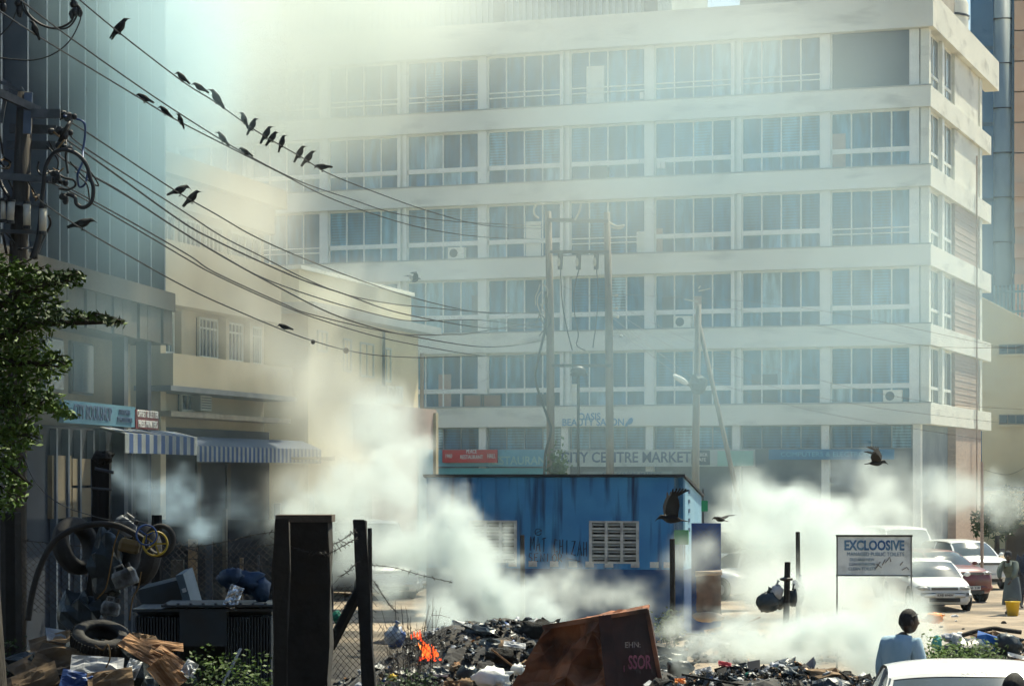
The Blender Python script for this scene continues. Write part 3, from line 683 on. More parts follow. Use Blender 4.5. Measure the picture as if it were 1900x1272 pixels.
MB().box(-.16,.14,-.09,-.03,2.25,2.55).build('green_plate', mat('green_board',(.02,.26,.09),(.015,.2,.07),2,.6), ks).location = (-.02,0,0)
for i in range(5): MB().box(.002,.012,.62+0*i,.78,2.5+i*.2,2.58+i*.2).build('stencil_mark', M_letb, ks)
MB().box(.002,.01,.1,.18,1.9,2.3).build('stencil_mark', M_letb, ks)
gb = thing('green_shop_sign', 'small green square sign hanging just right of the kiosk roof', 'sign', P(1305,948,53)-Vector((0,0,0)), 0)
MB().box(-.1,.1,0,.05,0,.24).build('board', MATS['green_board'], gb); MB().tube([(0,.06,-3.0),(0,.06,.5)],.02,6).build('post', M_steel, gb)
# blue mesh panel to the right of kiosk
pc = P(1283,880,47.5); mp_ = thing('blue_mesh_panel', 'dark blue sheet panel behind wire mesh beside the kiosk', 'panel', (pc.x,pc.y,.0), -.05)
MB().box(0,.59,.03,.07,.3,HC-(970-880)*47.5/F).build('sheet', mat('navy_sheet',(.02,.06,.22),(.03,.08,.26),1,.7), mp_)
m = MB(); top = HC-(970-880)*47.5/F
for i in range(-14,7):
    a = i*.1
    for sg in (0,1):
        p0 = [a, .9]; p1 = [a+ (top-.9), top]
        x0, z0, x1, z1 = p0[0], p0[1], p1[0], p1[1]
        if x0 < 0: z0 += -x0; x0 = 0
        if x1 > .59: z1 -= x1-.59; x1 = .59
        if x1-x0 > .02: m.bar(((x0,.02,z0) if not sg else (.59-x0,.015,z0)), ((x1,.02,z1) if not sg else (.59-x1,.015,z1)), .006,.006)
m.build('wire_mesh', M_steel, mp_)
sk = thing('sacking_screen', 'brown sacking hung low in front of the blue mesh panel', 'screen', P(1315,1145,46.5), 0)
random.seed(3); m = MB(); nx, nz = 8, 10
for side in (0,1):
    base = len(m.v)
    for j in range(nz+1):
        for i in range(nx+1):
            x = -.24+.48*i/nx; z = 0+.86*j/nz; y = .03*math.sin(x*22)+.03*noise.noise(Vector((x*5,z*5,0)))+side*.015
            m.v.append((x+.02*noise.noise(Vector((z*6,1,0))),y,z))
    for j in range(nz):
        for i in range(nx):
            q = [base+j*(nx+1)+i, base+j*(nx+1)+i+1, base+(j+1)*(nx+1)+i+1, base+(j+1)*(nx+1)+i]
            m.f.append(tuple(q if side == 0 else q[::-1])); m.m.append(0)
m.build('cloth', mat('sacking',(.18,.12,.09),(.13,.09,.07),6,.95,.3), sk, smooth=True)
m = MB().tube([(-.26,0,.86),(.26,0,.88)],.05,8); m.build('rolled_edge', mat('pale_sacking',(.42,.33,.24),(.34,.26,.2),6,.95,.4), sk, smooth=True)
MB().ell((-.02,-.1,.02),(.3,.12,.1),12,8,jit=.4).build('fallen_fold', MATS['pale_sacking'], sk, smooth=True)
# ------------------------------------------------------------------ poles and wires
def wy(px, Ya=40., Yb=92., xa=-7.7, xb=1.25):
    a = (px-950)/F; s = (Ya*a - xa)/((xb-xa) - (Yb-Ya)*a); return Ya+(Yb-Ya)*s
def W3(px, py): return P(px, py, wy(px))
def smooth_path(pts, n=6):
    out = []; k = len(pts)
    for i in range(k-1):
        p0 = pts[max(i-1,0)]; p1 = pts[i]; p2 = pts[i+1]; p3 = pts[min(i+2,k-1)]
        for j in range(n):
            t = j/n
            out.append(.5*((2*p1)+(p2-p0)*t+(2*p0-5*p1+4*p2-p3)*t*t+(3*p1-3*p2+p3-p0)*t*t*t))
    out.append(pts[-1]); return out
WIRES = {
 'A':[(136,-12),(150,2),(230,68),(340,152),(400,190),(480,246),(560,292),(610,322),(700,358),(800,393),(900,418),(1005,424)],
 'B':[(30,-6),(130,70),(285,179),(400,253),(480,299),(560,338),(650,369),(740,397),(860,412),(1005,419)],
 'C':[(-20,10),(0,21),(75,70),(264,185),(328,223),(445,283),(520,321),(600,362),(690,396),(790,424),(900,440),(1012,444)],
 'D':[(112,222),(143,234),(321,351),(400,397),(475,440),(570,482),(672,521),(777,555),(880,578),(950,581),(1012,578)],
 'E':[(130,250),(162,277),(340,392),(411,438),(480,473),(562,515),(641,546),(725,563),(815,572),(900,579),(1012,582)],
 'F':[(105,245),(125,260),(211,321),(340,413),(400,446),(480,484),(566,521),(641,546),(740,580),(880,606),(950,609),(1012,606)],
 'G':[(105,280),(128,302),(226,358),(330,425),(415,476),(494,518),(611,559),(724,589),(777,595),(880,593),(950,600),(1012,607)],
 'H':[(90,262),(118,296),(218,352),(322,420),(410,474),(506,527),(611,580),(694,608),(762,623),(880,642),(950,641),(1012,630)],
 'I':[(95,330),(140,355),(242,411),(351,474),(400,506),(525,563),(585,585),(740,619),(840,620),(880,617),(1012,594)],
 'J':[(88,336),(136,358),(238,416),(346,480),(400,510),(500,556),(589,591),(724,630),(880,658),(950,662),(1012,658)],
 'K':[(70,368),(89,383),(155,426),(249,480),(330,525),(400,559),(525,612),(581,632),(641,649),(702,659),(777,663),(845,661),(930,660),(1012,655)]}
WL = {'A':'topmost black cable slanting down from the upper left corner, most crowded with crows','B':'upper cable just below the topmost one, meeting its neighbour mid span',
 'C':'third cable from the top, leaving the left edge of the frame','D':'first cable of the middle bundle, with two crows side by side','E':'second cable of the middle bundle, flattening out toward the pale poles',
 'F':'third cable of the middle bundle, crossing the one beside it','G':'cable of the middle bundle that sags above its lower twin','H':'cable in the middle bundle that ends beside the kink of the far pole',
 'I':'upper one of the low pair of cables below the bundle','J':'lower one of the low pair of cables below the bundle','K':'lowest cable, carrying two dark weights and two crows'}
for k, pts in WIRES.items():
    w = [W3(*p) for p in pts]; path = smooth_path(w, 6)
    r = .016 if k in 'FH' else .0125
    single('overhead_cable', MB().tube(path, r*1.15, 5), M_wire, WL[k], 'cable', w[0], 'cables slung across the street')
for px, py, r in ((581,634,.055),(642,650,.075)):
    p = W3(px, py); single('cable_weight', MB().ell(p,(r,r,r*1.1),8,6), M_black, 'small dark weight hanging on the lowest cable' if r < .06 else 'larger dark weight on the lowest cable, nearer the kiosk', 'weight', p)

# near pole with crossarms, fuses and cable loops
lp = thing('utility_pole', 'near black utility pole with crossarms, grey fuses and tangled cable loops', 'utility pole', (P(38,880,40).x, 40, .3))
def L40(px, py, dy=0): return P(px, py, 40+dy)
MB().tube([(P(30,880,40).x,40,.2), L40(34,480), L40(47,172)], [.17,.155,.13], 10).build('pole', M_pole, lp, world=True, smooth=True)
MB().bar(L40(50,248,-.2), L40(53,172,-.2), .13,.05,up=(0,1,0)).build('channel_iron', mat('blue_steel',(.07,.10,.16),(.05,.07,.11),3,.5), lp, world=True)
MB().bar(L40(-30,160,-.8), L40(72,205,-.1), .08,.13).build('crossarm', M_steel, lp, world=True)
for a, b, h, dy in (((58,211),(112,211),.15,-.22),((18,238),(105,241),.145,.18),((13,269),(104,270),.14,.18),((0,326),(96,334),.12,-.2),((-10,376),(88,380),.05,-.25),((-10,428),(86,432),.06,-.25),((-5,150),(40,170),.05,.1)):
    MB().bar(L40(*a,dy), L40(*b,dy), .07, h).build('crossarm', M_steel, lp, world=True)
MB().bar(L40(38,162), L40(60,196), .05,.05).bar(L40(12,168,-.3), L40(2,228,-.3),.05,.06).build('brace', M_steel, lp, world=True)
for a, b in (((6,372),(7,408)),((21,374),(19,410)),((50,378),(50,420)),((80,386),(79,430))):
    f = MB().tube([L40(*a,-.35), L40(*b,-.35)], .062 if a[0] > 15 else .04, 12).build('fuse', M_porc, lp, world=True, smooth=True)
    for q0, q1 in (((a[0],a[1]-4),(a[0],a[1]+1)),((b[0],b[1]-1),(b[0],b[1]+5))): MB().tube([L40(*q0,-.35), L40(*q1,-.35)], .07, 10).build('cap', M_black, f, world=True)
for px, py in ((112,211),(105,241),(104,270),(96,334),(98,214),(90,244)):
    p = L40(px+5, py, -.05)
    MB().ell(p,(.07,.06,.06),8,6).ell(p+Vector((.10,0,-.02)),(.05,.05,.05),8,6).ell(p+Vector((.19,0,-.05)),(.05,.04,.055),8,6).build('insulator', M_black, lp, world=True)
big = [(66,480),(69,450),(75,400),(80,350),(84,312),(96,288),(110,279),(122,278),(136,282),(147,289),(157,300),(163,312),(167,329),(173,346),(172,368),(165,380),(153,385),(142,378),(139,366),(124,359)]
MB().tube(smooth_path([L40(x,y,-.3) for x,y in big],4), .035, 8).build('cable_loop', M_wire, lp, world=True, smooth=True)
MB().tube(smooth_path([L40(x,y,-.3) for x,y in ((60,480),(70,450),(76,420),(78,400))],4), .055, 8).build('cable_sleeve', M_wire, lp, world=True, smooth=True)
mb_ = mat('blue_cable',(.02,.06,.18),(.02,.05,.14),3,.5); my_ = mat('ochre_cable',(.16,.09,.025),(.12,.07,.02),3,.6)
for pts, mm, r in ((((118,215),(140,220),(156,228),(158,250),(154,278),(153,301),(144,324),(147,346),(158,341),(163,318)), mb_, .02),
    (((112,212),(125,220),(132,224),(120,250),(110,262),(124,235),(134,222)), M_wire, .03), (((120,252),(124,275),(122,290),(126,322)), M_wire, .022),
    (((100,245),(112,255),(120,258),(108,274),(104,282)), my_, .018), (((86,270),(100,285),(108,300),(104,318),(92,320),(84,300)), M_wire,.014),
    (((72,300),(70,315),(80,326),(96,318),(120,330),(136,334),(140,344),(126,352),(110,350)), M_wire,.02), (((98,312),(110,318),(118,312),(104,324)), my_,.012),
    (((-5,230),(2,262),(6,290),(20,300),(12,310),(4,305),(-4,290)), M_wire,.018), (((0,300),(8,296),(18,302),(16,312),(4,312)), my_,.016),
    (((-6,320),(4,345),(14,362),(22,372)), M_wire,.03), (((16,335),(24,352),(30,372)), M_wire,.016), (((52,335),(60,350),(74,372)), M_wire,.016), (((60,352),(64,366),(72,362),(66,372)), my_,.018),
    (((-4,418),(6,440),(12,470)), M_wire,.025), (((10,430),(22,445),(30,458),(40,462),(60,458)), M_wire,.018), (((90,400),(94,415),(82,440),(70,470)), M_wire,.02),
    (((140,318),(150,330),(162,344),(166,372)), M_wire,.012), (((130,300),(142,314),(160,332),(182,345),(176,330),(163,313)), M_wire,.014)):
    MB().tube(smooth_path([L40(x,y,random.uniform(-.3,.2)) for x,y in pts],5), r, 6).build('jumper_cable', mm, lp, world=True, smooth=True)
for px, py in ((118,365),(125,216),(118,244),(103,322)):
    MB().ell(L40(px,py,-.1),(.09,.05,.06),8,6,jit=.5).ell(L40(px+4,py+5,-.1),(.05,.04,.09),7,5,jit=.5).build('clamp', M_black, lp, world=True)
# taller pole outside the frame: its arm hangs into the top left corner
hp = thing('tall_utility_pole', 'insulator strings and drooping jumpers hanging into the top left corner', 'utility pole', (P(-90,880,41).x, 41, .3))
MB().tube([(P(-90,880,41).x,41,.2), P(-90,-120,41)], [.19,.15], 10).build('pole', M_pole, hp, world=True, smooth=True)
MB().bar(P(-110,-22,41), P(165,-14,41), .09,.12).build('crossarm', M_steel, hp, world=True)
for px, py in ((32,-8),(135,-6),(2,-14)):
    MB().ell(P(px,py,41),(.07,.07,.08),8,6).ell(P(px+2,py+14,41),(.075,.075,.07),8,6).ell(P(px+4,py+28,41),(.065,.06,.09),8,6).build('insulator', M_black, hp, world=True)
for pts, r in ((((36,-5),(45,20),(62,38),(85,50),(110,54),(128,50),(140,35),(145,18),(142,8)),.016),(((40,-10),(50,22),(70,42),(95,52),(115,50),(132,40),(138,25)),.02),
     (((150,20),(148,40),(130,75),(100,100),(65,111),(30,111),(-10,106)),.013),(((30,22),(20,45),(0,66),(-15,74)),.014),(((135,5),(146,12),(152,24),(148,30)),.018)):
    MB().tube(smooth_path([P(x,y,41) for x,y in pts],5), r, 6).build('jumper_cable', M_wire, hp, world=True, smooth=True)
MB().ell(P(133,26,41),(.04,.04,.09),8,6,jit=.5).ell(P(148,24,41),(.05,.04,.07),8,6,jit=.5).ell(P(36,18,41),(.06,.05,.13),8,6,jit=.5).build('clamp', M_black, hp, world=True)

# far two pole frame
hf = thing('h_frame_pole', 'two weathered wooden poles joined by crossarms above the kiosk roof', 'utility pole', (P(1050,880,91).x, 91, 0))
def L91(px, py, dy=0): return P(px, py, 91+dy)
MB().tube([(P(1022,880,91).x,91,0), L91(1021,600), L91(1017,392)], [.16,.15,.12], 8).build('pole', M_pole_pale, hf, world=True, smooth=True)
MB().tube([(P(1133,880,91).x,91,0), L91(1130,600), L91(1126,394)], [.16,.15,.12], 8).build('pole', M_pole_pale, hf, world=True, smooth=True)
for a, b, h in (((1017,408),(1128,410),.14),((1020,467),(1130,467),.12),((1024,678),(1134,678),.11)):
    MB().bar(L91(*a,-.15), L91(*b,-.15), .08, h).build('crossarm', M_steel, hf, world=True)
for px in (1040,1074,1107):
    c = MB().tube([L91(px,470,-.3), L91(px-1,500,-.3)], [.1,.09], 8).build('cutout_fuse', M_steel, hf, world=True)
    MB().ell(L91(px-3,486,-.35),(.07,.07,.18),8,6).build('insulator', M_porc, c, world=True)
for pts in (((1040,500),(1043,560),(1052,610),(1062,650)),((1074,500),(1065,540),(1066,580),(1073,620),(1070,640),(1086,650)),((1107,500),(1110,550),(1106,600),(1100,645))):
    MB().tube(smooth_path([L91(x,y,-.2) for x,y in pts],4), .022, 5).build('jumper_cable', M_wire, hf, world=True)
tr = MB().ell(L91(1073,688,-.25),(.3,.2,.2),10,6).tube([L91(1060,697,-.25),L91(1073,684,-.25),L91(1088,698,-.25)],.09,6).build('cable_head', M_steel, hf, world=True, smooth=True)
MB().tube([L91(1073,690,-.3),L91(1073,880,-.3),Vector((L91(1073,880,-.3).x,90.7,0))],.055,6).build('riser_cable', M_wire, hf, world=True, smooth=True)
MB().tube(smooth_path([L91(x,y,-.3) for x,y in ((1012,540),(1013,600),(1000,660),(993,700),(1004,740),(1018,780),(1022,800),(1012,840),(1010,880))],5),.05,6).build('riser_cable', M_wire, hf, world=True, smooth=True)
for pts in (((1000,405),(992,398),(991,386),(999,378),(1009,380)),((1078,378),(1075,392),(1067,408)),((1130,412),(1145,420),(1158,418),(1150,424),(1134,422))):
    MB().tube(smooth_path([L91(x,y,-.3) for x,y in pts],4), .04, 6).build('bright_clamp', M_porc, hf, world=True)
random.seed(4)
for i in range(9):
    p = L91(1006+random.uniform(-8,8), random.uniform(520,590), -.3)
    MB().tube(smooth_path([p, p+Vector((random.uniform(-.25,.25),-.1,-.2)), p+Vector((random.uniform(-.25,.25),0,-.5)), p+Vector((random.uniform(-.2,.3),0,-.8))],4),.02,5).build('jumper_cable', M_wire if i%2 else M_porc, hf, world=True)
for px, py in ((1142,548),(1142,572),(1144,588),(1150,623)):
    MB().bar(L91(1132,py), L91(px,py), .04,.04).ell(L91(px+2,py),(.07,.06,.06),6,5).build('spool_insulator', M_porc, hf, world=True)
# ivy on the left leg of it
random.seed(6); m = MB()
for i in range(420):
    c = L91(random.gauss(1036,9), 880-abs(random.gauss(0,26))+14, -.35+random.uniform(-.2,.2)); a = Vector((random.gauss(0,1),random.gauss(0,1),random.gauss(0,1))).normalized()*.09; b = a.orthogonal().normalized()*.06
    m.add([c-a,c+b,c+a,c-b],[(0,1,2,3)])
iv = thing('climbing_plant', 'green creeper round the foot of the left wooden pole', 'plant', (P(1036,880,90.6).x,90.6,0)); m.build('leaves', M_leaf, iv, world=True)
MB().tube([(0,0,0),(.05,0,2),(0,0,4)],.04,5).build('stem', M_bark, iv)

lm = thing('lamp_pole', 'grey pole with white street lamp head and leaning stay beside it', 'street lamp', (P(1291,880,84).x,84,0))
def L84(px, py, dy=0): return P(px, py, 84+dy)
MB().tube([(P(1290,880,84).x,84,0), L84(1291,800), L84(1296,565)], [.14,.13,.1], 8).build('pole', M_pole_pale, lm, world=True, smooth=True)
MB().tube([L84(1298,604), L84(1362,890), Vector((L84(1362,890).x+.9,84,0))], [.08,.09,.09], 7).build('stay', M_pole_pale, lm, world=True, smooth=True)
MB().tube([L84(1291,722), L84(1275,712)], .04, 6).build('lamp_arm', M_steel, lm, world=True)
MB().ell(L84(1263,704),(.33,.16,.11),12,8,Matrix.Rotation(.55,3,'Y')).build('lamp_head', M_white, lm, world=True, smooth=True)
MB().ell(L84(1296,712,-.1),(.35,.2,.35),8,6,jit=.5).build('terminal_box', M_steel, lm, world=True)
for py, a in ((540,1318),(535,1300),(560,1270)): MB().bar(L84(1296,py), L84(a,py-5), .03,.04).build('bracket', M_porc, lm, world=True)
tp = single('thin_pole', MB().tube([(P(783,880,88).x,88,0), P(783,655,88)], [.1,.07], 7), M_pole_pale, 'slender pale pole at the left end of the office front', 'pole', (P(783,880,88).x,88,0))
rp = single('right_pole', MB().tube([(P(1822,880,72).x,72,0), P(1822,856,72)], [.055,.045], 7), M_brick, 'short pinkish post before the right corner of the office block', 'pole', (P(1822,880,72).x,72,0))
# faint cables past the far poles
FW = [((1135,560),(1300,640),(1500,700),(1720,745),(1910,760)),((1135,575),(1320,680),(1560,745),(1910,790)),((1020,560),(900,600),(800,625),(770,632)),((1130,600),(1250,690),(1290,716)),
      ((1130,585),(1230,660),(1292,706)),((1296,560),(1500,600),(1700,640),(1910,645)),((1136,545),(1400,560),(1600,590),(1840,640),(1910,650)),((1298,700),(1500,760),(1822,815)),((1822,640),(1870,645),(1910,640)),((1822,870),(1870,880),(1910,862)),
      ((1020,640),(930,690),(850,720),(700,730)),((1020,520),(1080,545),(1130,556))]
FL = ['faint wire curving from the right wooden pole across to the right frame edge','second faint wire below it, reaching the right edge lower down','faint wire from the left wooden pole toward the pale house','faint wire slanting from the right wooden pole to the lamp pole',
 'faint wire just above that one, also ending at the lamp pole','faint wire from the top of the lamp pole across the right half','nearly level faint wire from the pole frame to the right corner','low faint wire from the lamp pole to the pink post','short faint wire in front of the cream yellow building','sagging faint wire low before the cream yellow building',
 'faint wire dropping left from the left wooden pole across the shop fascia','slack wire between the two wooden poles']
for i, pts in enumerate(FW):
    single('service_wire', MB().tube(smooth_path([P(x,y,88 if x < 1200 else 84-(x-1200)*.018) for x,y in pts],5), .0065, 4), M_pole_pale, FL[i], 'wire', group='thin service wires before the office block')

# ------------------------------------------------------------------ crows
def crow_body(pitch, head=0., spread=0.):
    """perched crow facing +x, feet at the origin; pitch lifts the breast"""
    S = [(-.245,.030,.006,-.055),(-.20,.034,.010,-.045),(-.14,.030,.014,-.03),(-.09,.055,.046,-.012),(-.04,.072,.066,0),(.02,.078,.074,.004),(.07,.066,.066,.012),(.11,.048,.050,.026),
         (.135,.034,.036,.040),(.16,.034,.036,.048),(.185,.026,.028,.046),(.20,.014,.017,.042),(.225,.009,.011,.038),(.262,.002,.003,.026)]
    rings = []; n = 10; c, s_ = math.cos(pitch), math.sin(pitch); hh = .0
    for x, w, h, z in S:
        f = max(0,(x-.11)/.15)
        a = -head*f; 
        zc = z; xc = x
        if x > .11:
            dx = x-.11; xc = .11+dx*math.cos(a); zc = z + dx*math.sin(a)
        ring = []
        for j in range(n):
            t = 2*PI*j/n; X, Y, Z = xc, w*math.cos(t), zc+h*math.sin(t)
            ring.append(Vector((X*c-Z*s_, Y, X*s_+Z*c+.115)))
        rings.append(ring)
    return MB().loft(rings)
def perched(px, py, size, face, pitch, lab, head=.6, wire=None, yaw=0.):
    p = W3(px, py) ; Y = p.y; k = size*1.12*Y/F/.50
    rz = (0 if face > 0 else PI) + yaw
    o = thing('crow', lab, 'crow', p - Vector((0,0,.03*k)), rz, 'crows perched on the cables'); o.scale = (k,k,k)
    crow_body(pitch, head).build('body', M_feather, o, smooth=True)
    c, s_ = math.cos(pitch), math.sin(pitch)
    for sg in (-1,1):
        m = MB(); rings = []
        for x, w, z0, z1 in ((.07,.006,-.01,.03),(.03,.012,-.03,.045),(-.04,.012,-.035,.045),(-.11,.010,-.03,.025),(-.19,.006,-.035,0),(-.25,.003,-.045,-.02)):
            yy = sg*(.068 if x > -.1 else .034)
            pts = [(x,yy-w,z0),(x,yy+w,z0),(x,yy+w,z1),(x,yy-w,z1)]
            rings.append([Vector((X*c-Z*s_, Y_, X*s_+Z*c+.115)) for X, Y_, Z in pts])
        m.loft(rings).build('wing', M_feather, o)
        MB().tube([(.0,sg*.02,.075),(.012,sg*.022,.03),(0,sg*.022,.0)],.006,5).tube([(-.02,sg*.022,.002),(.03,sg*.022,.0)],.006,4).build('leg', M_feather, o)
    return o
R = math.radians
CR = [ # px, py(feet on wire), length px, facing, pitch, label
 (222,61,48,1,38,'crow nearest the top left corner on the topmost cable, facing right'),
 (338,150,34,-1,32,'crow on the topmost cable, first of the run of birds below the gap'),
 (371,169,34,-1,22,'crow with a raised wing tip on the topmost cable, second of the run'),
 (402,190,42,-1,45,'large hunched crow on the topmost cable, third of the run'),
 (453,228,34,-1,58,'upright crow on the topmost cable leaning away from its right neighbour'),
 (468,240,36,1,52,'crow on the topmost cable spreading its tail left, touching an upright neighbour'),
 (494,256,38,1,50,'left crow of the overlapping pair halfway down the topmost cable'),
 (505,262,34,1,42,'right crow of the overlapping pair halfway down the topmost cable'),
 (523,271,34,1,62,'slim upright crow just right of the overlapping pair'),
 (556,291,36,1,50,'crow on the topmost cable, third from the lower end of the run'),
 (572,300,36,1,40,'crow on the topmost cable, second from the lower end of the run'),
 (598,316,34,-1,-8,'flat crouching crow that ends the run on the topmost cable'),
 (65,62,38,-1,58,'crow on the third cable close to the left edge'),
 (268,189,36,-1,18,'crow standing high on its legs on the third cable'),
 (306,212,32,-1,30,'middle crow of three on the third cable, leaning left'),
 (335,229,30,-1,58,'steep crow on the third cable beside the leaning one'),
 (413,263,34,-1,42,'crow on the second cable, higher of its two birds'),
 (455,287,30,-1,22,'crow on the second cable, lower of its two birds'),
 (333,361,44,1,14,'low stretched crow on the middle bundle, left of a pair'),
 (356,375,42,1,34,'crow on the middle bundle looking up, right of a pair'),
 (152,424,50,1,6,'crow lying low on the lowest cable beside the near pole'),
 (528,612,30,-1,8,'crow walking on the lowest cable before the cream house')]
for i, (px, py, s, f, pt, lb) in enumerate(CR):
    perched(px, py, s, f, R(pt), lb, head=.3+.7*((i*37)%10)/10, yaw=R(((i*53)%40)-20))

def flying(name_lab, px, py, Y, span_px, rz, bank, wingL, wingR, roll=0, ghost=None, group='crows in flight'):
    """wingL / wingR: lift angle of each wing; body along +x"""
    p = P(px, py, Y); k = span_px*Y/F/.5
    o = thing('flying_crow', name_lab, 'crow', p, 0, group, rot=(roll, bank, rz)); o.scale = (k,k,k)
    mt = ghost or M_feather
    b = crow_body(0, .3); b.v = [(x,y,z-.115) for x,y,z in b.v]; b.build('body', mt, o, smooth=True)
    for sg, lift in ((1,wingL),(-1,wingR)):
        m = MB(); n = 8; c, s_ = math.cos(lift), math.sin(lift)
        def q(x, r, th=0): return Vector((x, sg*(.03+r*c), r*s_+th))
        lead = [(.07,0),(.10,.12),(.09,.22),(.04,.33),(-.02,.42)]
        trail = [(-.09,0),(-.10,.10),(-.12,.2),(-.11,.28),(-.08,.36)]
        top = [q(x,r,.006) for x,r in lead]+[q(x,r,.006) for x,r in trail[::-1]]
        bot = [q(x,r,-.006) for x,r in lead]+[q(x,r,-.006) for x,r in trail[::-1]]
        for i in range(4):
            a, b2_, c2, d = i, i+1, 8-i, 9-i
            m.add([top[a],top[b2_],top[c2],top[d],bot[a],bot[b2_],bot[c2],bot[d]],[(0,1,2,3),(7,6,5,4),(0,4,5,1),(3,2,6,7)])
        for i in range(6):    # separate primary feathers
            r0 = .30+.02*i; x0 = .02-.022*i; ang = R(14+13*i)
            tip = q(x0-.17*math.sin(ang), r0+.17*math.cos(ang)); base = q(x0, r0-.04)
            m.bar(base, tip, .024, .004, up=(0,-s_*sg,c))
        m.build('wing', mt, o)
    return o
flying('crow flying left before the kiosk corner with wing raised high', 1246,962,42,62, PI+R(8), R(4), R(74), R(58), R(0))
flying('small crow gliding level in the smoke right of the kiosk', 1336,963,58,34, R(150), R(0), R(8), R(14), 0)
flying('crow flying right over the parked cars with one wing up', 1626,858,46,44, R(-12), R(6), R(58), R(18), R(-10))
flying('crow flying right past the office windows above the pale house', 770,520,80,26, R(20), R(-10), R(30), R(40), 0)
flying('pale hazy bird crossing the roof edge of the pale house', 572,536,84,26, R(15), R(-15), R(50), R(60), 0, group=None)
flying('smallest pale bird dropping beside the roof edge of the pale house', 618,556,84,16, R(40), R(-40), R(-50), R(-50), 0, group=None)
# ------------------------------------------------------------------ vehicles
M_glasscar = mat('car_glass',(.05,.07,.08),(.08,.10,.11),1,.12, spec=.7)
M_carw = mat('white_car_paint',(.72,.73,.72),(.66,.67,.67),2,.3,coat=.5, dirt=(.45,.44,.40), dirt_s=2, dirt_lo=.6, dirt_hi=.9)
M_carr = mat('maroon_car_paint',(.16,.02,.02),(.12,.018,.018),2,.32,coat=.5, dirt=(.1,.05,.04), dirt_s=2)
M_carg = mat('silver_car_paint',(.45,.47,.47),(.40,.42,.42),2,.3,metal=.3,coat=.4)
M_lamp = mat('headlamp_glass',(.45,.45,.42),(.3,.3,.3),12,.15); M_tail = mat('tail_lamp_red',(.35,.02,.02),(.25,.02,.02),5,.3)
M_trim = mat('car_trim',(.025,.027,.03),(.02,.02,.022),4,.5); M_alloy = mat('hub_cap',(.42,.43,.44),(.3,.3,.3),5,.4,metal=.5)
def car(lab, loc, rz, paint, L=4.1, W_=1.66, Hh=1.38, kind='hatch', cat='car', plate=None, strip=None, group=None, name='parked_car', gz_=None):
    """nose toward local -y, ground at z=0"""
    t = thing(name, lab, cat, loc, rz, group)
    hw = W_/2
    if kind == 'van':
        prof = [(0,.30,.72,.80),(.12,.22,.86,.93),(.5,.2,1.02,.99),(.9,.2,1.10,1),(2.2,.2,1.12,1),(L-.5,.2,1.12,1),(L-.1,.22,1.05,.98),(L,.35,.9,.93)]
        gh = (.45,1.25,L-.35,L-.02); 
    elif kind == 'suv':
        prof = [(0,.35,.78,.82),(.1,.28,.92,.93),(.5,.25,1.02,.98),(1.1,.25,1.08,1),(2.2,.25,1.10,1),(L-.5,.25,1.08,1),(L-.1,.28,.98,.96),(L,.4,.85,.9)]
        gh = (.95,1.6,L-.75,L-.15)
    else:
        prof = [(0,.26,.58,.78),(.06,.2,.68,.87),(.25,.18,.76,.94),(.6,.17,.83,.975),(1.0,.17,.90,.99),(1.6,.17,.93,1),(2.4,.17,.94,1),(3.2,.17,.93,1),(L-.35,.18,.90,.97),(L-.06,.22,.82,.92),(L,.3,.7,.86)]
        gh = (.95,1.62,L-.95,L-.2) if kind == 'hatch' else (.95,1.65,L-1.45,L-.75)
    rings = []
    for y, zb, zt, f in prof:
        w = hw*f
        half = [(0,zb),(w*.86,zb),(w*.97,zb+.10),(w,zb+.26),(w*.99,zt-.16),(w*.93,zt-.03),(w*.80,zt+.005),(w*.4,zt+.025),(0,zt+.03)]
        rings.append([Vector((x,y,z)) for x,z in half]+[Vector((-x,y,z)) for x,z in half[-2:0:-1]])
    t0 = MB().loft(rings).build('body', paint, t, smooth=True)
    zb = 1.08 if kind in('van','suv') else .93
    a, b, c, d = gh; bw, tw = hw*.92, hw*.74 if kind != 'van' else hw*.84
    # glasshouse: one curved surface cut into windscreen, roof and rear window
    PR = [(a,zb-.02),(a+(b-a)*.5,zb+(Hh-zb)*.53),(b,Hh-.045),(b+.18,Hh-.012),((b+c)/2,Hh+.012),(c-.15,Hh-.015),(c,Hh-.05),(c+(d-c)*.5,zb+(Hh-zb)*.52),(d,zb-.02)]
    def gsurf(u, v, off=0.):
        k_ = min(int(v*8), 7); f_ = v*8-k_; y_ = PR[k_][0]*(1-f_)+PR[k_+1][0]*f_; z_ = PR[k_][1]*(1-f_)+PR[k_+1][1]*f_
        h_ = (z_-zb)/(Hh-zb); w_ = bw+(tw-bw)*max(0,min(1,h_)); e_ = abs(u)
        y_ += (.13*(u*u-1)+.05)*(1 if v < .3 else max(0,1-(v-.3)*8)) + (-.08*(u*u-1)*(1 if v > .7 else max(0,1-(.7-v)*8)))
        return Vector((w_*u, y_, z_-.055*e_**3*max(0,h_)-off))
    def patch(u0,u1,v0,v1,n_,m_,th=.02,off=0.):
        q_ = MB()
        for s_ in (0,1):
            for jj in range(m_+1):
                for ii in range(n_+1): q_.v.append(tuple(gsurf(u0+(u1-u0)*ii/n_, v0+(v1-v0)*jj/m_, off+s_*th)))
        K_ = (n_+1)*(m_+1)
        for jj in range(m_):
            for ii in range(n_):
                t_ = (jj*(n_+1)+ii, jj*(n_+1)+ii+1, (jj+1)*(n_+1)+ii+1, (jj+1)*(n_+1)+ii); q_.f.append(t_); q_.f.append(tuple(x+K_ for x in t_[::-1]))
        q_.m = [0]*len(q_.f); return q_
    patch(-1,1,.25,.75,16,16,.03).build('roof', paint, t, smooth=True)
    m = MB()
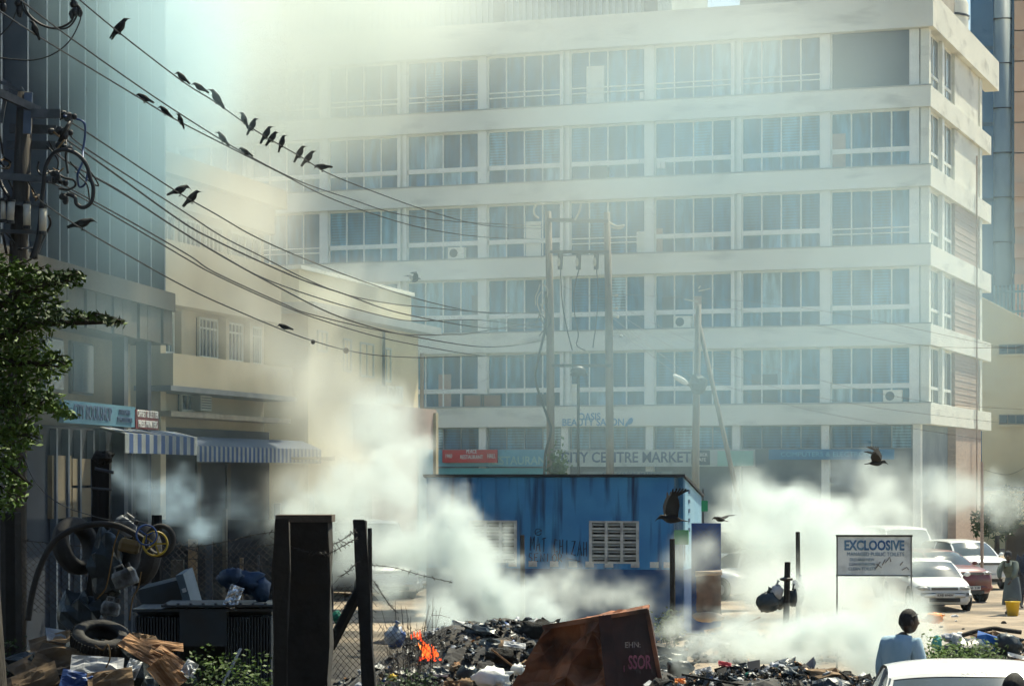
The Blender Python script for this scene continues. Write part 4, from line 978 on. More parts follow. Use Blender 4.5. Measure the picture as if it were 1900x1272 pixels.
    for nm_, u0,u1,v0,v1 in (('pillar',-1,-.93,0,.25),('pillar',.93,1,0,.25),('pillar',-1,-.9,.75,1),('pillar',.9,1,.75,1),('header_rail',-.93,.93,.235,.25),('header_rail',-.9,.9,.75,.77)):
        patch(u0,u1,v0,v1,4 if u1-u0 < 1 else 16,8,.03).build(nm_, paint, t, smooth=True)
    for sx in (-1,1):
        ym = (a+d)/2+.1; MB().bar((sx*bw,ym,zb-.03),(sx*tw,ym,Hh-.08),.09,.03).build('door_pillar', paint, t)
    def q(pts, nm, mt=M_glasscar): MB().slab(pts, .015).build(nm, mt, t)
    patch(-.93,.93,.0,.235,16,8,.01,.006).build('windscreen', M_glasscar, t, smooth=True)
    patch(-.9,.9,.77,1,16,8,.01,.006).build('rear_window', M_glasscar, t, smooth=True)
    for sx in (-1,1):
        for y0, y1 in ((a+.1,(a+d)/2+.05),((a+d)/2+.15,d-.1)):
            f0 = lambda y: min(max((y-a)/(b-a),0),1) if y < b else (min(max((d-y)/(d-c),0),1) if y > c else 1)
            pts = [(sx*bw*.985,y0,zb-.02),(sx*bw*.985,y1,zb-.02),(sx*(tw*.985),min(max(y1,b),c),Hh-.10),(sx*(tw*.985),max(y0,b),Hh-.10)]
            q(pts if sx > 0 else pts[::-1], 'side_window')
    tyr = MB().lathe([(.17,-.09),(.27,-.10),(.31,-.07),(.315,0),(.31,.07),(.27,.10),(.17,.09)],20, Matrix.Rotation(PI/2,4,'Y')).mesh('wheel', M_rubber, True)
    hub = MB().lathe([(0,.07),(.05,.085),(.12,.075),(.18,.085),(.19,.05)],16, Matrix.Rotation(PI/2,4,'Y')).mesh('hub_cap', M_alloy, True)
    for sx in (-1,1):
        for y in (.68, L-.72):
            MB().lathe([(0,.0),(.36,.0),(.365,-.05)],18, Matrix.Translation((sx*(hw+.001),y,.33)) @ Matrix.Rotation(sx*PI/2,4,'Y')).build('wheel_arch', M_trim, t)
            w = inst('wheel', tyr, t, (sx*(hw-.07),y,.315)); inst('hub_cap', hub, w, (0,0,0), (0,0,0 if sx > 0 else PI))
    # nose
    zg = prof[1][2]
    MB().box(-.36,.36,-.02,.1,zg-.09,zg-.02).build('grille', M_trim, t)
    for i in range(3): MB().box(-.35,.35,-.026,-.018,zg-.085+i*.024,zg-.078+i*.024).build('grille_bar', M_alloy, t)
    for sx in (-1,1):
        MB().add([(sx*.40,-.03,zg-.10),(sx*.70,.06,zg-.08),(sx*.76,.2,zg-.02),(sx*.70,.12,zg+.02),(sx*.42,.0,zg)],[(0,1,2,3,4) if sx > 0 else (4,3,2,1,0)]).ell((sx*.56,.05,zg-.045),(.16,.09,.055),12,8).build('headlight', M_lamp, t, smooth=True)
        MB().ell((sx*(hw+.10),a+.22,zb+.04),(.09,.06,.065),10,6).bar((sx*hw*.9,a+.25,zb),(sx*(hw+.08),a+.22,zb+.03),.04,.03).build('wing_mirror', paint, t, smooth=True)
        MB().box(sx*hw*.62-.09,sx*hw*.62+.09,L-.03,L+.005,.62,.82).build('tail_light', M_tail, t)
        MB().box(sx*(hw+.002)-.008,sx*(hw+.002)+.008,2.0,2.14,.80,.83).build('door_handle', paint, t)
    MB().box(-.42,.42,-.028,.05,.27,.38).build('air_intake', M_trim, t)
    br = [[Vector((x*hw, y, z)) for y, z in ((.10-.10*(1-x*x)-.03, .42),(.10-.10*(1-x*x)-.05,.38),(.10-.10*(1-x*x)-.05,.46),(.10-.10*(1-x*x)-.03,.50))] for x in (-.9,-.6,-.3,0,.3,.6,.9)]
    MB().loft(br).build('bumper', paint, t, smooth=True)
    pl = MB().box(-.26,.26,-.075,-.055,.40,.51).build('number_plate', M_white, t)
    if plate: text(plate, .1, TX(0,-.08,.455), M_black, pl, w=.44)
    for sx in (-1,1): MB().bar((sx*.1,a-.02,zb-.0),(sx*.1+.5,a+.12,zb+.06),.015,.012).build('wiper', M_trim, t)
    return t, (a,b,tw,bw,zb,Hh)
def on(px, py_base, Y, dz=0):
    p = P(px, py_base, Y); return (p.x, p.y, gz(p.x,p.y)+dz)
car('white hatchback facing the camera beside the EXCLOOSIVE sign', on(1753,1110,64.0), R(4), M_carw, plate='KAB 694W')
car('maroon car parked behind the white hatchback', on(1803,1085,68.5), R(24), M_carr, L=4.3, kind='suv', Hh=1.52, plate='KAE 210')
car('white pickup style car with clear windscreen behind the maroon car', on(1837,1060,76), R(14), M_carw, L=4.4, W_=1.72, Hh=1.58, kind='suv')
car('white van half lost in smoke behind the signboard', on(1700,1060,79), R(6), M_carw, L=4.6, W_=1.75, Hh=1.95, kind='van', cat='van', name='parked_van')
car('pale car in thick smoke nearest the blue mesh panel', on(1395,1080,70), R(62), M_carw, L=4.3, W_=1.7, Hh=1.4, kind='sedan')
car('pale car in thick smoke left of the signboard', on(1515,1085,69), R(40), M_carg, L=4.4, W_=1.7, Hh=1.42, kind='sedan')
car('white van roof above the smoke between the pale cars', on(1560,1060,78), R(58), M_carw, L=4.6, W_=1.75, Hh=1.9, kind='van', cat='van', name='parked_van')
car('white minibus in smoke left of the kiosk', on(735,1040,70), R(30), M_carw, L=4.8, W_=1.75, Hh=2.35, kind='van', cat='van', name='parked_van')
car('pale car peeping out between the minibus and the kiosk wall', on(790,1040,72), R(80), M_carw, L=4.2, Hh=1.5)
fc, (a,b,tw,bw,zb,Hh) = car('white car roof and windscreen cropped by the bottom right corner', (P(1785,880,17.8).x,17.0-.6,HC-(1240-880)*17.8/F-1.45), R(-6), M_carw, L=4.2, W_=1.80, Hh=1.45, kind='sedan')
ang = math.atan2(Hh-zb, b-a)
text('KAW 766T', .05, Matrix.Translation((-.02,a+(b-a)*.86-.085,zb+(Hh-zb)*.86+.030)) @ Matrix.Rotation(ang,4,'X'), M_wlet, fc, name='registration_lettering', w=.26, ex=.002)

# ------------------------------------------------------------------ people
def skin_mesh(name, verts, edges, radii, mt, parent, root=0, sub=2, M=None):
    me = bpy.data.meshes.new(name); me.from_pydata([tuple(v) for v in verts], edges, [])
    o = bpy.data.objects.new(name, me); COL.objects.link(o)
    s = o.modifiers.new('skin','SKIN'); 
    lay = me.skin_vertices[0].data if me.skin_vertices else None
    if lay is None:
        bpy.context.view_layer.objects.active = o
        lay = me.skin_vertices.new().data if hasattr(me.skin_vertices,'new') else me.skin_vertices[0].data
    for i, r in enumerate(radii):
        lay[i].radius = (r, r) if not isinstance(r, tuple) else r
        lay[i].use_root = (i == root)
    u = o.modifiers.new('sub','SUBSURF'); u.levels = sub; u.render_levels = sub
    dg = bpy.context.evaluated_depsgraph_get(); ev = o.evaluated_get(dg)
    m2 = bpy.data.meshes.new_from_object(ev); m2.name = name
    o.modifiers.clear(); o.data = m2; m2.materials.clear(); m2.materials.append(mt)
    m2.polygons.foreach_set('use_smooth', [True]*len(m2.polygons))
    o.parent = parent
    return o
def hand(side):       # finger chains rooted in the palm, local to the wrist, fingers down -z
    v = [(0,0,0),(0,0,-.05),(0,0,-.09)]; e = [(0,1),(1,2)]; r = [.028,.036,.034]
    for i, (y, L) in enumerate(((-.03,.065),(-.01,.078),(.01,.073),(.03,.058))):
        n = len(v); v += [(0,y*.8,-.09),(.006*side,y,-.09-L*.5),(-.004*side+.02,y,-.09-L)]; e += [(1,n),(n,n+1),(n+1,n+2)]; r += [.011,.0095,.0085]
    n = len(v); v += [(.012,-.035,-.05),(.022,-.055,-.085)]; e += [(0,n),(n,n+1)]; r += [.013,.010]
    return v, e, r
def person(lab, loc, rz, pose, shirt, trousers, head_yaw=0, h=1.74, hair='short', skirt=False, headwrap=None):
    t = thing('person', lab, 'person', loc, rz)
    J = dict(pel=(0,0,.93),wst=(0,.01,1.05),chs=(0,0,1.27),nck=(0,.0,1.46),hdb=(0,.02,1.53),
             shl=(.19,0,1.40),elb_l=(.25,-.02,1.12),wr_l=(.24,.10,.88),shr=(-.19,0,1.40),elb_r=(-.25,-.02,1.12),wr_r=(-.24,.10,.88),
             hpl=(.10,0,.90),knl=(.11,.03,.48),anl=(.11,0,.09),tol=(.12,.15,.03),hpr=(-.10,0,.90),knr=(-.11,.03,.48),anr=(-.11,0,.09),tor=(-.12,.15,.03))
    J.update(pose); V3 = {k: Vector(v) for k, v in J.items()}
    # continuous body: legs, trunk, arms, neck
    names = ['pel','wst','chs','nck','hdb','shl','elb_l','wr_l','shr','elb_r','wr_r','hpl','knl','anl','tol','hpr','knr','anr','tor']
    rad = [(.10,.08),(.09,.07),(.10,.07),.074,.072,.05,.036,.028,.05,.036,.028,.08,.055,.038,.03,.08,.055,.038,.03]
    E_ = [(0,1),(1,2),(2,3),(3,4),(2,5),(5,6),(6,7),(2,8),(8,9),(9,10),(0,11),(11,12),(12,13),(13,14),(0,15),(15,16),(16,17),(17,18)]
    skin_mesh('body', [V3[n] for n in names], E_, rad, M_skin, t)
    for s, k, kk in ((1,'wr_l','elb_l'),(-1,'wr_r','elb_r')):
        hv, he, hr = hand(s); d = (V3[k]-V3[kk]).normalized(); q = Vector((0,0,-1)).rotation_difference(d)
        skin_mesh('hand', [V3[k]+q @ Vector(v) for v in hv], he, hr, M_skin, t, sub=1)
    # head with jaw, nose, ears
    hd = V3['hdb']+Vector((0,.015,.12)); Mh = Matrix.Rotation(head_yaw,3,'Z'); m = MB()
    vs0 = []; seg, rg = 24, 18
    for i in range(rg+1):
        th = PI*i/rg
        for j in range(seg):
            a_ = 2*PI*j/seg; x, y, z = math.sin(th)*math.cos(a_), math.sin(th)*math.sin(a_), math.cos(th)
            X, Y_, Z = x*.076, y*.097-.006, z*.120
            if y > 0 and z < 0: X *= 1-.14*(-z); Y_ -= .0*z
            if y < 0 and z < -.2: Y_ *= 1-.22*(-z-.2)
            f = max(0, 1-abs(x)/.16)
            if y > 0: Y_ += .026*f*max(0,1-abs(z+.16)/.17)        # nose
            if y > 0: Y_ += .010*max(0,1-abs(x)/.35)*max(0,1-abs(z+.47)/.13)   # lips
            if y > 0: Y_ += .012*max(0,1-abs(x)/.3)*max(0,1-abs(z+.80)/.22)   # chin
            if y > 0: Y_ -= .010*max(0,1-abs(abs(x)-.38)/.2)*max(0,1-abs(z-.05)/.14)  # eye sockets
            vs0.append(hd+Mh @ Vector((X,Y_,Z)))
    m.add(vs0, [(i*seg+j,(i+1)*seg+j,(i+1)*seg+(j+1)%seg,i*seg+(j+1)%seg) for i in range(rg) for j in range(seg)])
    h_ = m.build('head', M_skin, t, smooth=True)
    for sx in (-1,1):
        MB().ell(hd+Mh @ Vector((sx*.077,-.004,-.012)),(.010,.020,.032),8,6,Mh).build('ear', M_skin, h_, smooth=True)
        MB().ell(hd+Mh @ Vector((sx*.030,.083,.008)),(.013,.008,.008),8,6).build('eye', M_paper, h_, smooth=True)
    hs = 1.0
    if headwrap: MB().ell(hd+Mh @ Vector((0,-.03,.035)),(.105,.12,.11),16,10,Mh,jit=.25).build('headscarf', headwrap, t, smooth=True)
    elif hair:
        m = MB(); vs0 = []
        for i in range(11):
            th = PI*.60*i/10
            for j in range(seg):
                a_ = 2*PI*j/seg; x, y, z = math.sin(th)*math.cos(a_), math.sin(th)*math.sin(a_), math.cos(th)
                lim = 1.0
                zz_ = z*.120; 
                if y > .25: zz_ = max(zz_, .050+.02*(y))
                k_ = (1.035 if hair == 'short' else 1.22) + .02*noise.noise(Vector((x*9,y*9,z*9)))
                vs0.append(hd+Mh @ Vector((x*.076*k_, (y*.097-.006)*k_, zz_*k_)))
        m.add(vs0, [(i*seg+j,(i+1)*seg+j,(i+1)*seg+(j+1)%seg,i*seg+(j+1)%seg) for i in range(10) for j in range(seg)])
        m.build('hair', M_hair, t, smooth=True)
    # shirt
    def mid(a_, b_, f): return V3[a_].lerp(V3[b_], f)
    sv = [mid('pel','wst',.0), V3['wst'], V3['chs'], mid('chs','nck',.62), V3['shl'], V3['elb_l'], mid('elb_l','wr_l',.85), V3['shr'], V3['elb_r'], mid('elb_r','wr_r',.85)]
    skin_mesh('shirt', sv, [(0,1),(1,2),(2,3),(2,4),(4,5),(5,6),(2,7),(7,8),(8,9)], [(.18,.14),(.17,.14),(.19,.145),(.11,.10),.098,.078,.055,.098,.078,.055], shirt, t)
    nk = V3['nck']; 
    cl = MB()
    for i in range(14):
        a0, a1 = 2*PI*i/14, 2*PI*(i+1)/14
        def cp(a_, z, r): return nk+Vector((r*math.cos(a_), r*math.sin(a_)-.005, z+.012*math.sin(a_)*-1))
        cl.add([cp(a0,-.075,.10),cp(a1,-.075,.10),cp(a1,.025,.074),cp(a0,.025,.074),cp(a0,-.08,.115),cp(a1,-.08,.115),cp(a1,.027,.080),cp(a0,.027,.080)],[(3,2,1,0),(4,5,6,7),(3,7,6,2)])
    cl.build('collar', shirt, t, smooth=True)
    # trousers or skirt
    if skirt:
        pr = [(.17,.98),(.20,.85),(.24,.55),(.27,.25),(.26,.24)]
        M0 = Matrix.Translation(V3['pel']-Vector((0,0,.93)))
        MB().lathe([(r*(1),z) for r,z in pr],18,M0).build('skirt', trousers, t, smooth=True)
    else:
        tv = [V3['pel'], V3['hpl'], V3['knl'], V3['anl']+Vector((0,0,.03)), V3['hpr'], V3['knr'], V3['anr']+Vector((0,0,.03))]
        skin_mesh('trousers', tv, [(0,1),(1,2),(2,3),(0,4),(4,5),(5,6)], [(.15,.12),.10,.075,.062,.10,.075,.062], trousers, t)
    for k1, k2 in (('anl','tol'),('anr','tor')):
        a_, b_ = V3[k1], V3[k2]; MB().tube([a_+Vector((0,-.06,-.04)),a_+Vector((0,.02,-.03)),b_+Vector((0,-.02,0)),b_+Vector((0,.04,0))],[.035,.042,.038,.02],8).build('shoe', M_black, t, smooth=True)
    return t
M_shirt = mat('light_blue_cotton',(.36,.50,.60),(.28,.43,.55),2.5,.9,1.0, stretch=(3,3,1), bscale=3.5)
M_tro = mat('dark_trousers',(.03,.03,.04),(.02,.02,.03),3,.9)
YM = 23.0; pm = P(1672,1130,YM)
mz = gz(pm.x, pm.y)
person('man in light blue shirt seen from behind, head turned right, in front of the smoke', (pm.x-.0,YM,pm.z-1.735), R(-52),
       dict(shl=(.165,.03,1.40),shr=(-.165,-.03,1.39),elb_l=(.205,.06,1.12),elb_r=(-.205,-.05,1.12),nck=(.02,.02,1.46),hdb=(.045,.05,1.50)), M_shirt, M_tro, head_yaw=R(-26))
p2 = P(1885,1243,15.6)
person('dark haired head at the bottom right corner in front of the white car', (p2.x,15.6,p2.z-1.79), R(0), {}, mat('dark_shirt',(.02,.02,.025),(.015,.015,.02),3,.9), M_tro, head_yaw=R(-40))
M_dress = mat('grey_green_dress',(.12,.15,.13),(.09,.11,.10),6,.9,.3); M_skirt = mat('grey_wrap',(.09,.12,.14),(.07,.09,.11),3,.9,.3)
pw_ = on(1878,1130,63)
person('woman in grey green dress stooping beside the yellow bucket', pw_, R(150),
       dict(chs=(0,.18,1.22),nck=(0,.30,1.36),hdb=(0,.36,1.42),shl=(.18,.22,1.33),shr=(-.18,.22,1.33),elb_l=(.22,.42,1.12),wr_l=(.16,.52,.92),elb_r=(-.22,.40,1.12),wr_r=(-.14,.52,.92),wst=(0,.06,1.04)),
       M_dress, M_skirt, skirt=True, headwrap=M_tro)
pw2 = on(1903,1120,66)
person('dark figure standing at the right edge behind the stooping woman', pw2, R(180), {}, mat('navy_shirt',(.03,.04,.07),(.02,.03,.05),3,.9), M_tro)
bk = thing('yellow_bucket', 'yellow plastic bucket on the dirt beside the stooping woman', 'bucket', on(1879,1132,62.0))
MB().lathe([(0,.01),(.14,0),(.19,.36),(.205,.36),(.205,.38),(.18,.38),(.135,.03),(0,.03)],20).build('shell', M_yell, bk, smooth=True)
MB().tube([Vector((.2*math.cos(a_),.05,.36+.1*math.sin(a_))) for a_ in [PI*i/10 for i in range(11)]],.008,5).build('handle', M_steel, bk)

# ------------------------------------------------------------------ the toilet sign board
sg = thing('notice_board_sign', 'weathered grey EXCLOOSIVE toilets board on two thin legs', 'sign', (P(1622,880,39).x,39,0), R(-3))
sb0, sb1 = HC-(1066-880)*39/F, HC-(995-880)*39/F; sw = 137*39/F
M_sb = mat('weathered_board',(.74,.77,.75),(.60,.64,.64),1.6,.8,.2, dirt=(.12,.13,.14), dirt_s=2.2, dirt_lo=.52, dirt_hi=.75)
MB().box(-sw/2,sw/2,0,.025,sb0,sb1).build('board', M_sb, sg)
MB().box(-sw/2-.02,sw/2+.02,-.012,.035,sb1,sb1+.03).build('rail', M_rubber, sg)
MB().box(-sw/2-.02,sw/2+.02,-.01,.035,sb0-.02,sb0).build('rail', M_steel, sg)
for x in (-sw/2,sw/2): MB().box(x-.011,x+.011,-.011,.02,gz(P(1622,880,39).x,39)-.1,sb1).build('leg', mat('pale_leg',(.22,.22,.21),(.12,.12,.11),6,.7), sg)
text('EXCLOOSIVE', .22, TX(0,-.005,sb1-.15), mat('sign_blue',(.04,.11,.26),(.16,.28,.36),2.5,.8), sg, w=.98, off=.008, ex=.003)
text('MANAGED PUBLIC TOILETS', .09, TX(.02,-.005,sb1-.29), MATS['sign_blue'], sg, w=.93, ex=.003)
for i, s in enumerate(('OLD AND NEW','CLEAN BATHROOMS','CLEAN TOILETS')): text(s, .07, TX(-.2,-.005,sb1-.38-i*.075), MATS['sign_blue'], sg, w=.40+.02*i, ex=.003)
o = scrawl([[(.02,sb0+.10),(.10,sb0+.22)],[(.04,sb0+.18),(.12,sb0+.12)],[(.13,sb0+.16),(.18,sb0+.26)],[(.18,sb0+.20),(.26,sb0+.30),(.27,sb0+.22)],[(.42,sb0+.16),(.47,sb0+.22)],[(.45,sb0+.08),(.53,sb0+.13),(.56,sb0+.09)]], sg, 'scribble', mat('brown_scrawl',(.12,.08,.06),(.1,.07,.05),3,.8), .007)

# ------------------------------------------------------------------ rusty container
RY = 30.0; rc = P(1110,880,RY)
rt = thing('rusty_container', 'crumpled rusty steel container standing on the dump with pink scrawl', 'container', (rc.x,RY,0), 0)
def RL(px, py, dy=0): p = P(px,py,RY+dy); return Vector((p.x-rc.x, dy, p.z))
def crumple(c00, c10, c11, c01, n, amp, fold, th=.03, seed=0):
    """a dented sheet between four corners, with its back face"""
    m = MB(); c00,c10,c11,c01 = map(Vector,(c00,c10,c11,c01)); nn = (c10-c00).cross(c01-c00).normalized()
    for s in (0,1):
        base = len(m.v)
        for j in range(n+1):
            for i in range(n+1):
                u, v = i/n, j/n; p = c00*(1-u)*(1-v)+c10*u*(1-v)+c11*u*v+c01*(1-u)*v
                e = min(u,1-u,v,1-v)*6; e = min(1,e)
                a_ = noise.noise(Vector((u*fold+seed,v*fold,seed))); b_ = noise.noise(Vector((u*fold*2.3,v*fold*2.3,seed+5)))
                d = (abs(a_)*-2+.5+abs(b_)*-.9)*amp*e
                m.v.append(tuple(p+nn*(d-s*th)))
        for j in range(n):
            for i in range(n):
                q = (base+j*(n+1)+i, base+j*(n+1)+i+1, base+(j+1)*(n+1)+i+1, base+(j+1)*(n+1)+i)
                m.f.append(q if not s else q[::-1]); m.m.append(0)
    k = (n+1)**2
    bd = [(i, i+1) for i in range(n)] + [(n+j*(n+1), n+(j+1)*(n+1)) for j in range(n)] + [((n+1)*n+i+1,(n+1)*n+i) for i in range(n)] + [((j+1)*(n+1), j*(n+1)) for j in range(n)]
    for a_, b_ in bd: m.f.append((b_,a_,a_+k,b_+k)); m.m.append(0)
    return m
A_, B_, C_, D_ = RL(1012,1164,.25), RL(1118,1146,-.1), RL(1135,1330,-.35), RL(915,1330,.1)
crumple(D_, C_, B_, A_, 7, .55, 1.9, seed=3).build('crumpled_panel', M_rust, rt)
crumple(RL(1150,1330,-.32), RL(1236,1330,0), RL(1198,1132,.15), RL(1128,1144,-.05), 10, .015, 2, seed=4).build('flat_panel', M_rustd, rt)
MB().bar(RL(1142,1335,-.4), RL(1122,1142,-.12), .16,.10, up=(0,1,0)).build('corner_post', M_rustd, rt)
MB().bar(RL(1008,1163,.24), RL(1122,1145,-.12), .05,.06).bar(RL(1120,1144,-.12), RL(1200,1131,.16), .06,.05).build('top_rim', M_rust, rt)
MB().bar(RL(1200,1131,.16), RL(1240,1340,0), .05,.05, up=(0,1,0)).build('edge_rim', M_rust, rt)
crumple(RL(1100,1160,-.05), RL(1200,1131,.16), RL(1205,1120,1.2), RL(1060,1150,1.2), 12, .10, 3, seed=9).build('folded_top', M_rust, rt)
crumple(RL(1198,1134,.16), RL(1200,1130,1.2), RL(1238,1330,1.3), RL(1236,1332,.02), 8, .03, 2, seed=6).build('side_panel', M_rustd, rt)
M_pink = mat('pink_scrawl',(.30,.09,.13),(.22,.06,.10),5,.8)
tt = math.radians(-6)
Mg = lambda px, py, dy: Matrix.Translation(RL(px,py,dy)) @ Matrix.Rotation(R(14),4,'Z') @ FX
text('SSOR', .24, Mg(1187,1229,-.235), M_pink, rt, name='scrawled_lettering', w=.30, ex=.004, off=.004); text('EHN:', .10, Mg(1174,1196,-.22), mat('white_scrawl',(.3,.24,.22),(.2,.16,.15),5,.8), rt, name='scrawled_lettering', w=.2, ex=.004)
text('i', .12, Mg(1158,1240,-.30), M_pink, rt, name='scrawled_lettering', ex=.004)

# ------------------------------------------------------------------ fence posts by the kiosk
def post(lab, px, top, bot, Y, w, mt=M_conc, tilt=0, name='fence_post', grp=None):
    a_ = P(px+tilt, bot, Y); b_ = P(px, top, Y); a_.z = min(a_.z, gz(a_.x,a_.y))-.1
    m = MB().tube([a_, a_.lerp(b_,.5)+Vector((.01,0,0)), b_], [w*.56,w*.53,w*.5], 7)
    return single(name, m, mt, lab, 'post', a_)
post('grey post standing before the kiosk between its graffiti and left vent', 969, 992, 1110, 45, .085)
post('tall grey post before the right end of the kiosk wall', 1247, 999, 1165, 43, .10)
post('slim post half hidden in smoke left of the signboard', 1480, 986, 1150, 44, .085)
post('dark post with rubbish bags hung on it in front of the smoke', 1461, 1042, 1150, 38, .10, M_burnt, -8)
post('grey stump like post behind the leaning concrete one', 686, 979, 1100, 24, .045, M_conc)
MB2 = MB().lathe([(.03,0),(.10,.02),(.11,.05),(.05,.07)],12,Matrix.Translation(P(1459,1078,38)))
single('tin_lid', MB2, M_black, 'round black tin lid speared on the dark post', 'lid', None)
def bag(lab, px, py, Y, rx, ry, mt, jit=.35, name='rubbish_bag', neck=True, rot=0):
    p = P(px,py,Y); a_, b_ = rx*Y/F, ry*Y/F
    m = MB().ell(p,(a_,a_*.8,b_),16,12,Matrix.Rotation(rot,3,'Y'),jit=jit)
    if neck: m.tube([p+Vector((0,0,b_*.8)),p+Vector((a_*.15,0,b_*1.25)),p+Vector((a_*.3,0,b_*1.5))],[a_*.3,a_*.12,a_*.3],7)
    return single(name, m, mt, lab, 'bag', None, smooth=True)
M_bagk = mat('black_bag',(.015,.022,.028),(.03,.045,.055),6,.35,.6); M_bagw = mat('grey_bag',(.34,.36,.40),(.24,.26,.30),6,.5,.6)
bag('bulging black bag hanging left of the dark post', 1424,1117,38, 21,18, M_bagk)
bag('grey blue bag tied between the black bag and the dark post', 1441,1097,38, 12,14, M_bagw)
bag('dark bundle hanging low between the post and its bags', 1446,1115,38.1, 14,14, M_bagk, rot=.5)
bag('ragged dark bundle hanging right of the dark post', 1471,1108,38.2, 8,17, M_bagk, jit=.6)
bag('torn greyish rags caught on the slim post', 1482,1098,43, 11,22, M_bagw, jit=.8)
bag('pale rag hanging above the ragged dark bundle', 1476,1085,42, 6,10, M_bagw, jit=.8, neck=False)

# ------------------------------------------------------------------ near posts, wires, fence
def rough_post(lab, pts, w, d, Y, mt, name='concrete_post', jit=.02, n=9):
    a_ = P(*pts[0], Y); b_ = P(*pts[1], Y); m = MB(); rings = []
    a_.z = min(a_.z, gz(a_.x,a_.y)-.1)
    for i in range(n+1):
        c = a_.lerp(b_, i/n); r = []
        for x, y in ((-1,-1),(-.93,-1),(.93,-1),(1,-1),(1,-.9),(1,.9),(1,1),(-1,1),(-1,-.9)):
            jx = jit*noise.noise(Vector((x*3+c.x*3,y*3,c.z*5))); r.append(c+Vector((x*w/2+jx, y*d/2+jx, jit*noise.noise(Vector((x*7,y*7,i)))*(1.5 if i == n else 0))))
        rings.append(r)
    m.loft(rings); return m, a_
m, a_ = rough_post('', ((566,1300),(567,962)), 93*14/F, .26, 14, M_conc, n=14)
cp = thing('concrete_gatepost', 'massive concrete gatepost in the left foreground, its colour darkened for shade', 'post', a_)
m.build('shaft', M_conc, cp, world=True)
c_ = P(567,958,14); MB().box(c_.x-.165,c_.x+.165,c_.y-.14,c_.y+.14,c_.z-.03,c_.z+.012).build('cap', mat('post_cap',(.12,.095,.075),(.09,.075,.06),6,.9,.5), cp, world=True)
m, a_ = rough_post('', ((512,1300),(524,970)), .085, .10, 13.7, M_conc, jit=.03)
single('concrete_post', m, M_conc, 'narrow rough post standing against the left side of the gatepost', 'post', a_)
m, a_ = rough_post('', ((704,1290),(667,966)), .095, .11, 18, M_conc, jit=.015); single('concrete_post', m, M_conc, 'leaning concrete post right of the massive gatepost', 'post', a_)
m, a_ = rough_post('', ((618,1190),(668,1090)), .07, .08, 18.2, M_conc, jit=.015)
single('brace_strut', MB().tube([P(612,1200,18.2),P(670,1088,18.1)],.045,6), M_conc, 'slanting brace propping the leaning concrete post', 'strut', P(612,1200,18.2))
m, a_ = rough_post('', ((150,1290),(192,850)), .12, .13, 16.6, M_burnt, jit=.03, n=12)
bp = thing('charred_post', 'tall charred timber post leaning right beside the junk pile', 'post', a_); m.build('shaft', M_burnt, bp, world=True)
MB().tube([P(176,868,15.9)+Vector((0,0,0)),P(211,876,15.9)],.012,5).tube([P(170,905,15.9),P(208,908,15.9)],.010,5).build('wire_tie', M_steel, bp, world=True)
MB().ell(P(192,850,16),(.072,.07,.05),10,6,jit=.6).build('broken_top', M_burnt, bp, world=True)
post('short timber stump behind the wheel rings', 291, 955, 1080, 19, .085, M_burnt)
post('dark concrete post at the left edge below the tree', 20, 950, 1290, 17, .15, M_conc)
# chain link, barbed wire
M_fw = mat('fence_wire',(.045,.04,.038),(.07,.06,.055),8,.7,metal=.3)
def chainlink(lab, x0, x1, ytop, ybot, Y, pitch, sag=0.02, r=.0022, holes=()):
    m = MB(); a_ = P(x0,ybot,Y); b_ = P(x1,ytop,Y); W_, H_ = b_.x-a_.x, b_.z-a_.z
    n = int((W_+H_)/pitch)
    for i in range(n):
        for sg in (0,1):
            s = i*pitch - H_; pts = []
            z = max(0,-s); x = max(0,s)
            while z <= H_ and x <= W_:
                xx = x if not sg else W_-x
                j = Vector((noise.noise(Vector((xx*2,z*2,1))),noise.noise(Vector((xx*2,z*2,2)))*2,noise.noise(Vector((xx*2,z*2,3)))))*sag*3
                pts.append(Vector((a_.x+xx,Y,a_.z+z))+j); x += pitch; z += pitch
            if len(pts) > 1:
                m.tube(pts, r, 3, caps=False)
    return m
m = chainlink('', 5, 512, 1000, 1140, 19.6, .055); m2 = chainlink('', 618, 700, 1075, 1262, 18.4, .05); 
cf = thing('chain_link_fence', 'torn rusty chain link fence with barbed strands behind the junk', 'fence', (P(250,880,19.6).x,19.6,gz(-3,19.6)))
m.build('wire_mesh', M_fw, cf, world=True)
cf2 = thing('chain_link_fence', 'short piece of chain link at the foot of the leaning concrete post', 'fence', (P(660,880,18.4).x,18.4,gz(-1,18.4)))
m2.build('wire_mesh', M_fw, cf2, world=True); m3 = chainlink('', 700, 830, 1160, 1290, 21, .05, .05); m3.build('wire_mesh', M_fw, cf2, world=True)
def barbed(pts, Y, r=.0035):
    path = smooth_path([P(x,y,Y if not isinstance(Y,(list,tuple)) else Y[i]) for i,(x,y) in enumerate(pts)],8); m = MB().tube(path, r, 4)
    for i in range(1,len(path)-1,2):
        for k in range(2):
            d = Vector((random.uniform(-1,1),random.uniform(-1,1),random.uniform(-1,1))).normalized()*.022; m.tube([path[i]-d,path[i]+d],.0022,3)
    return m
random.seed(21)
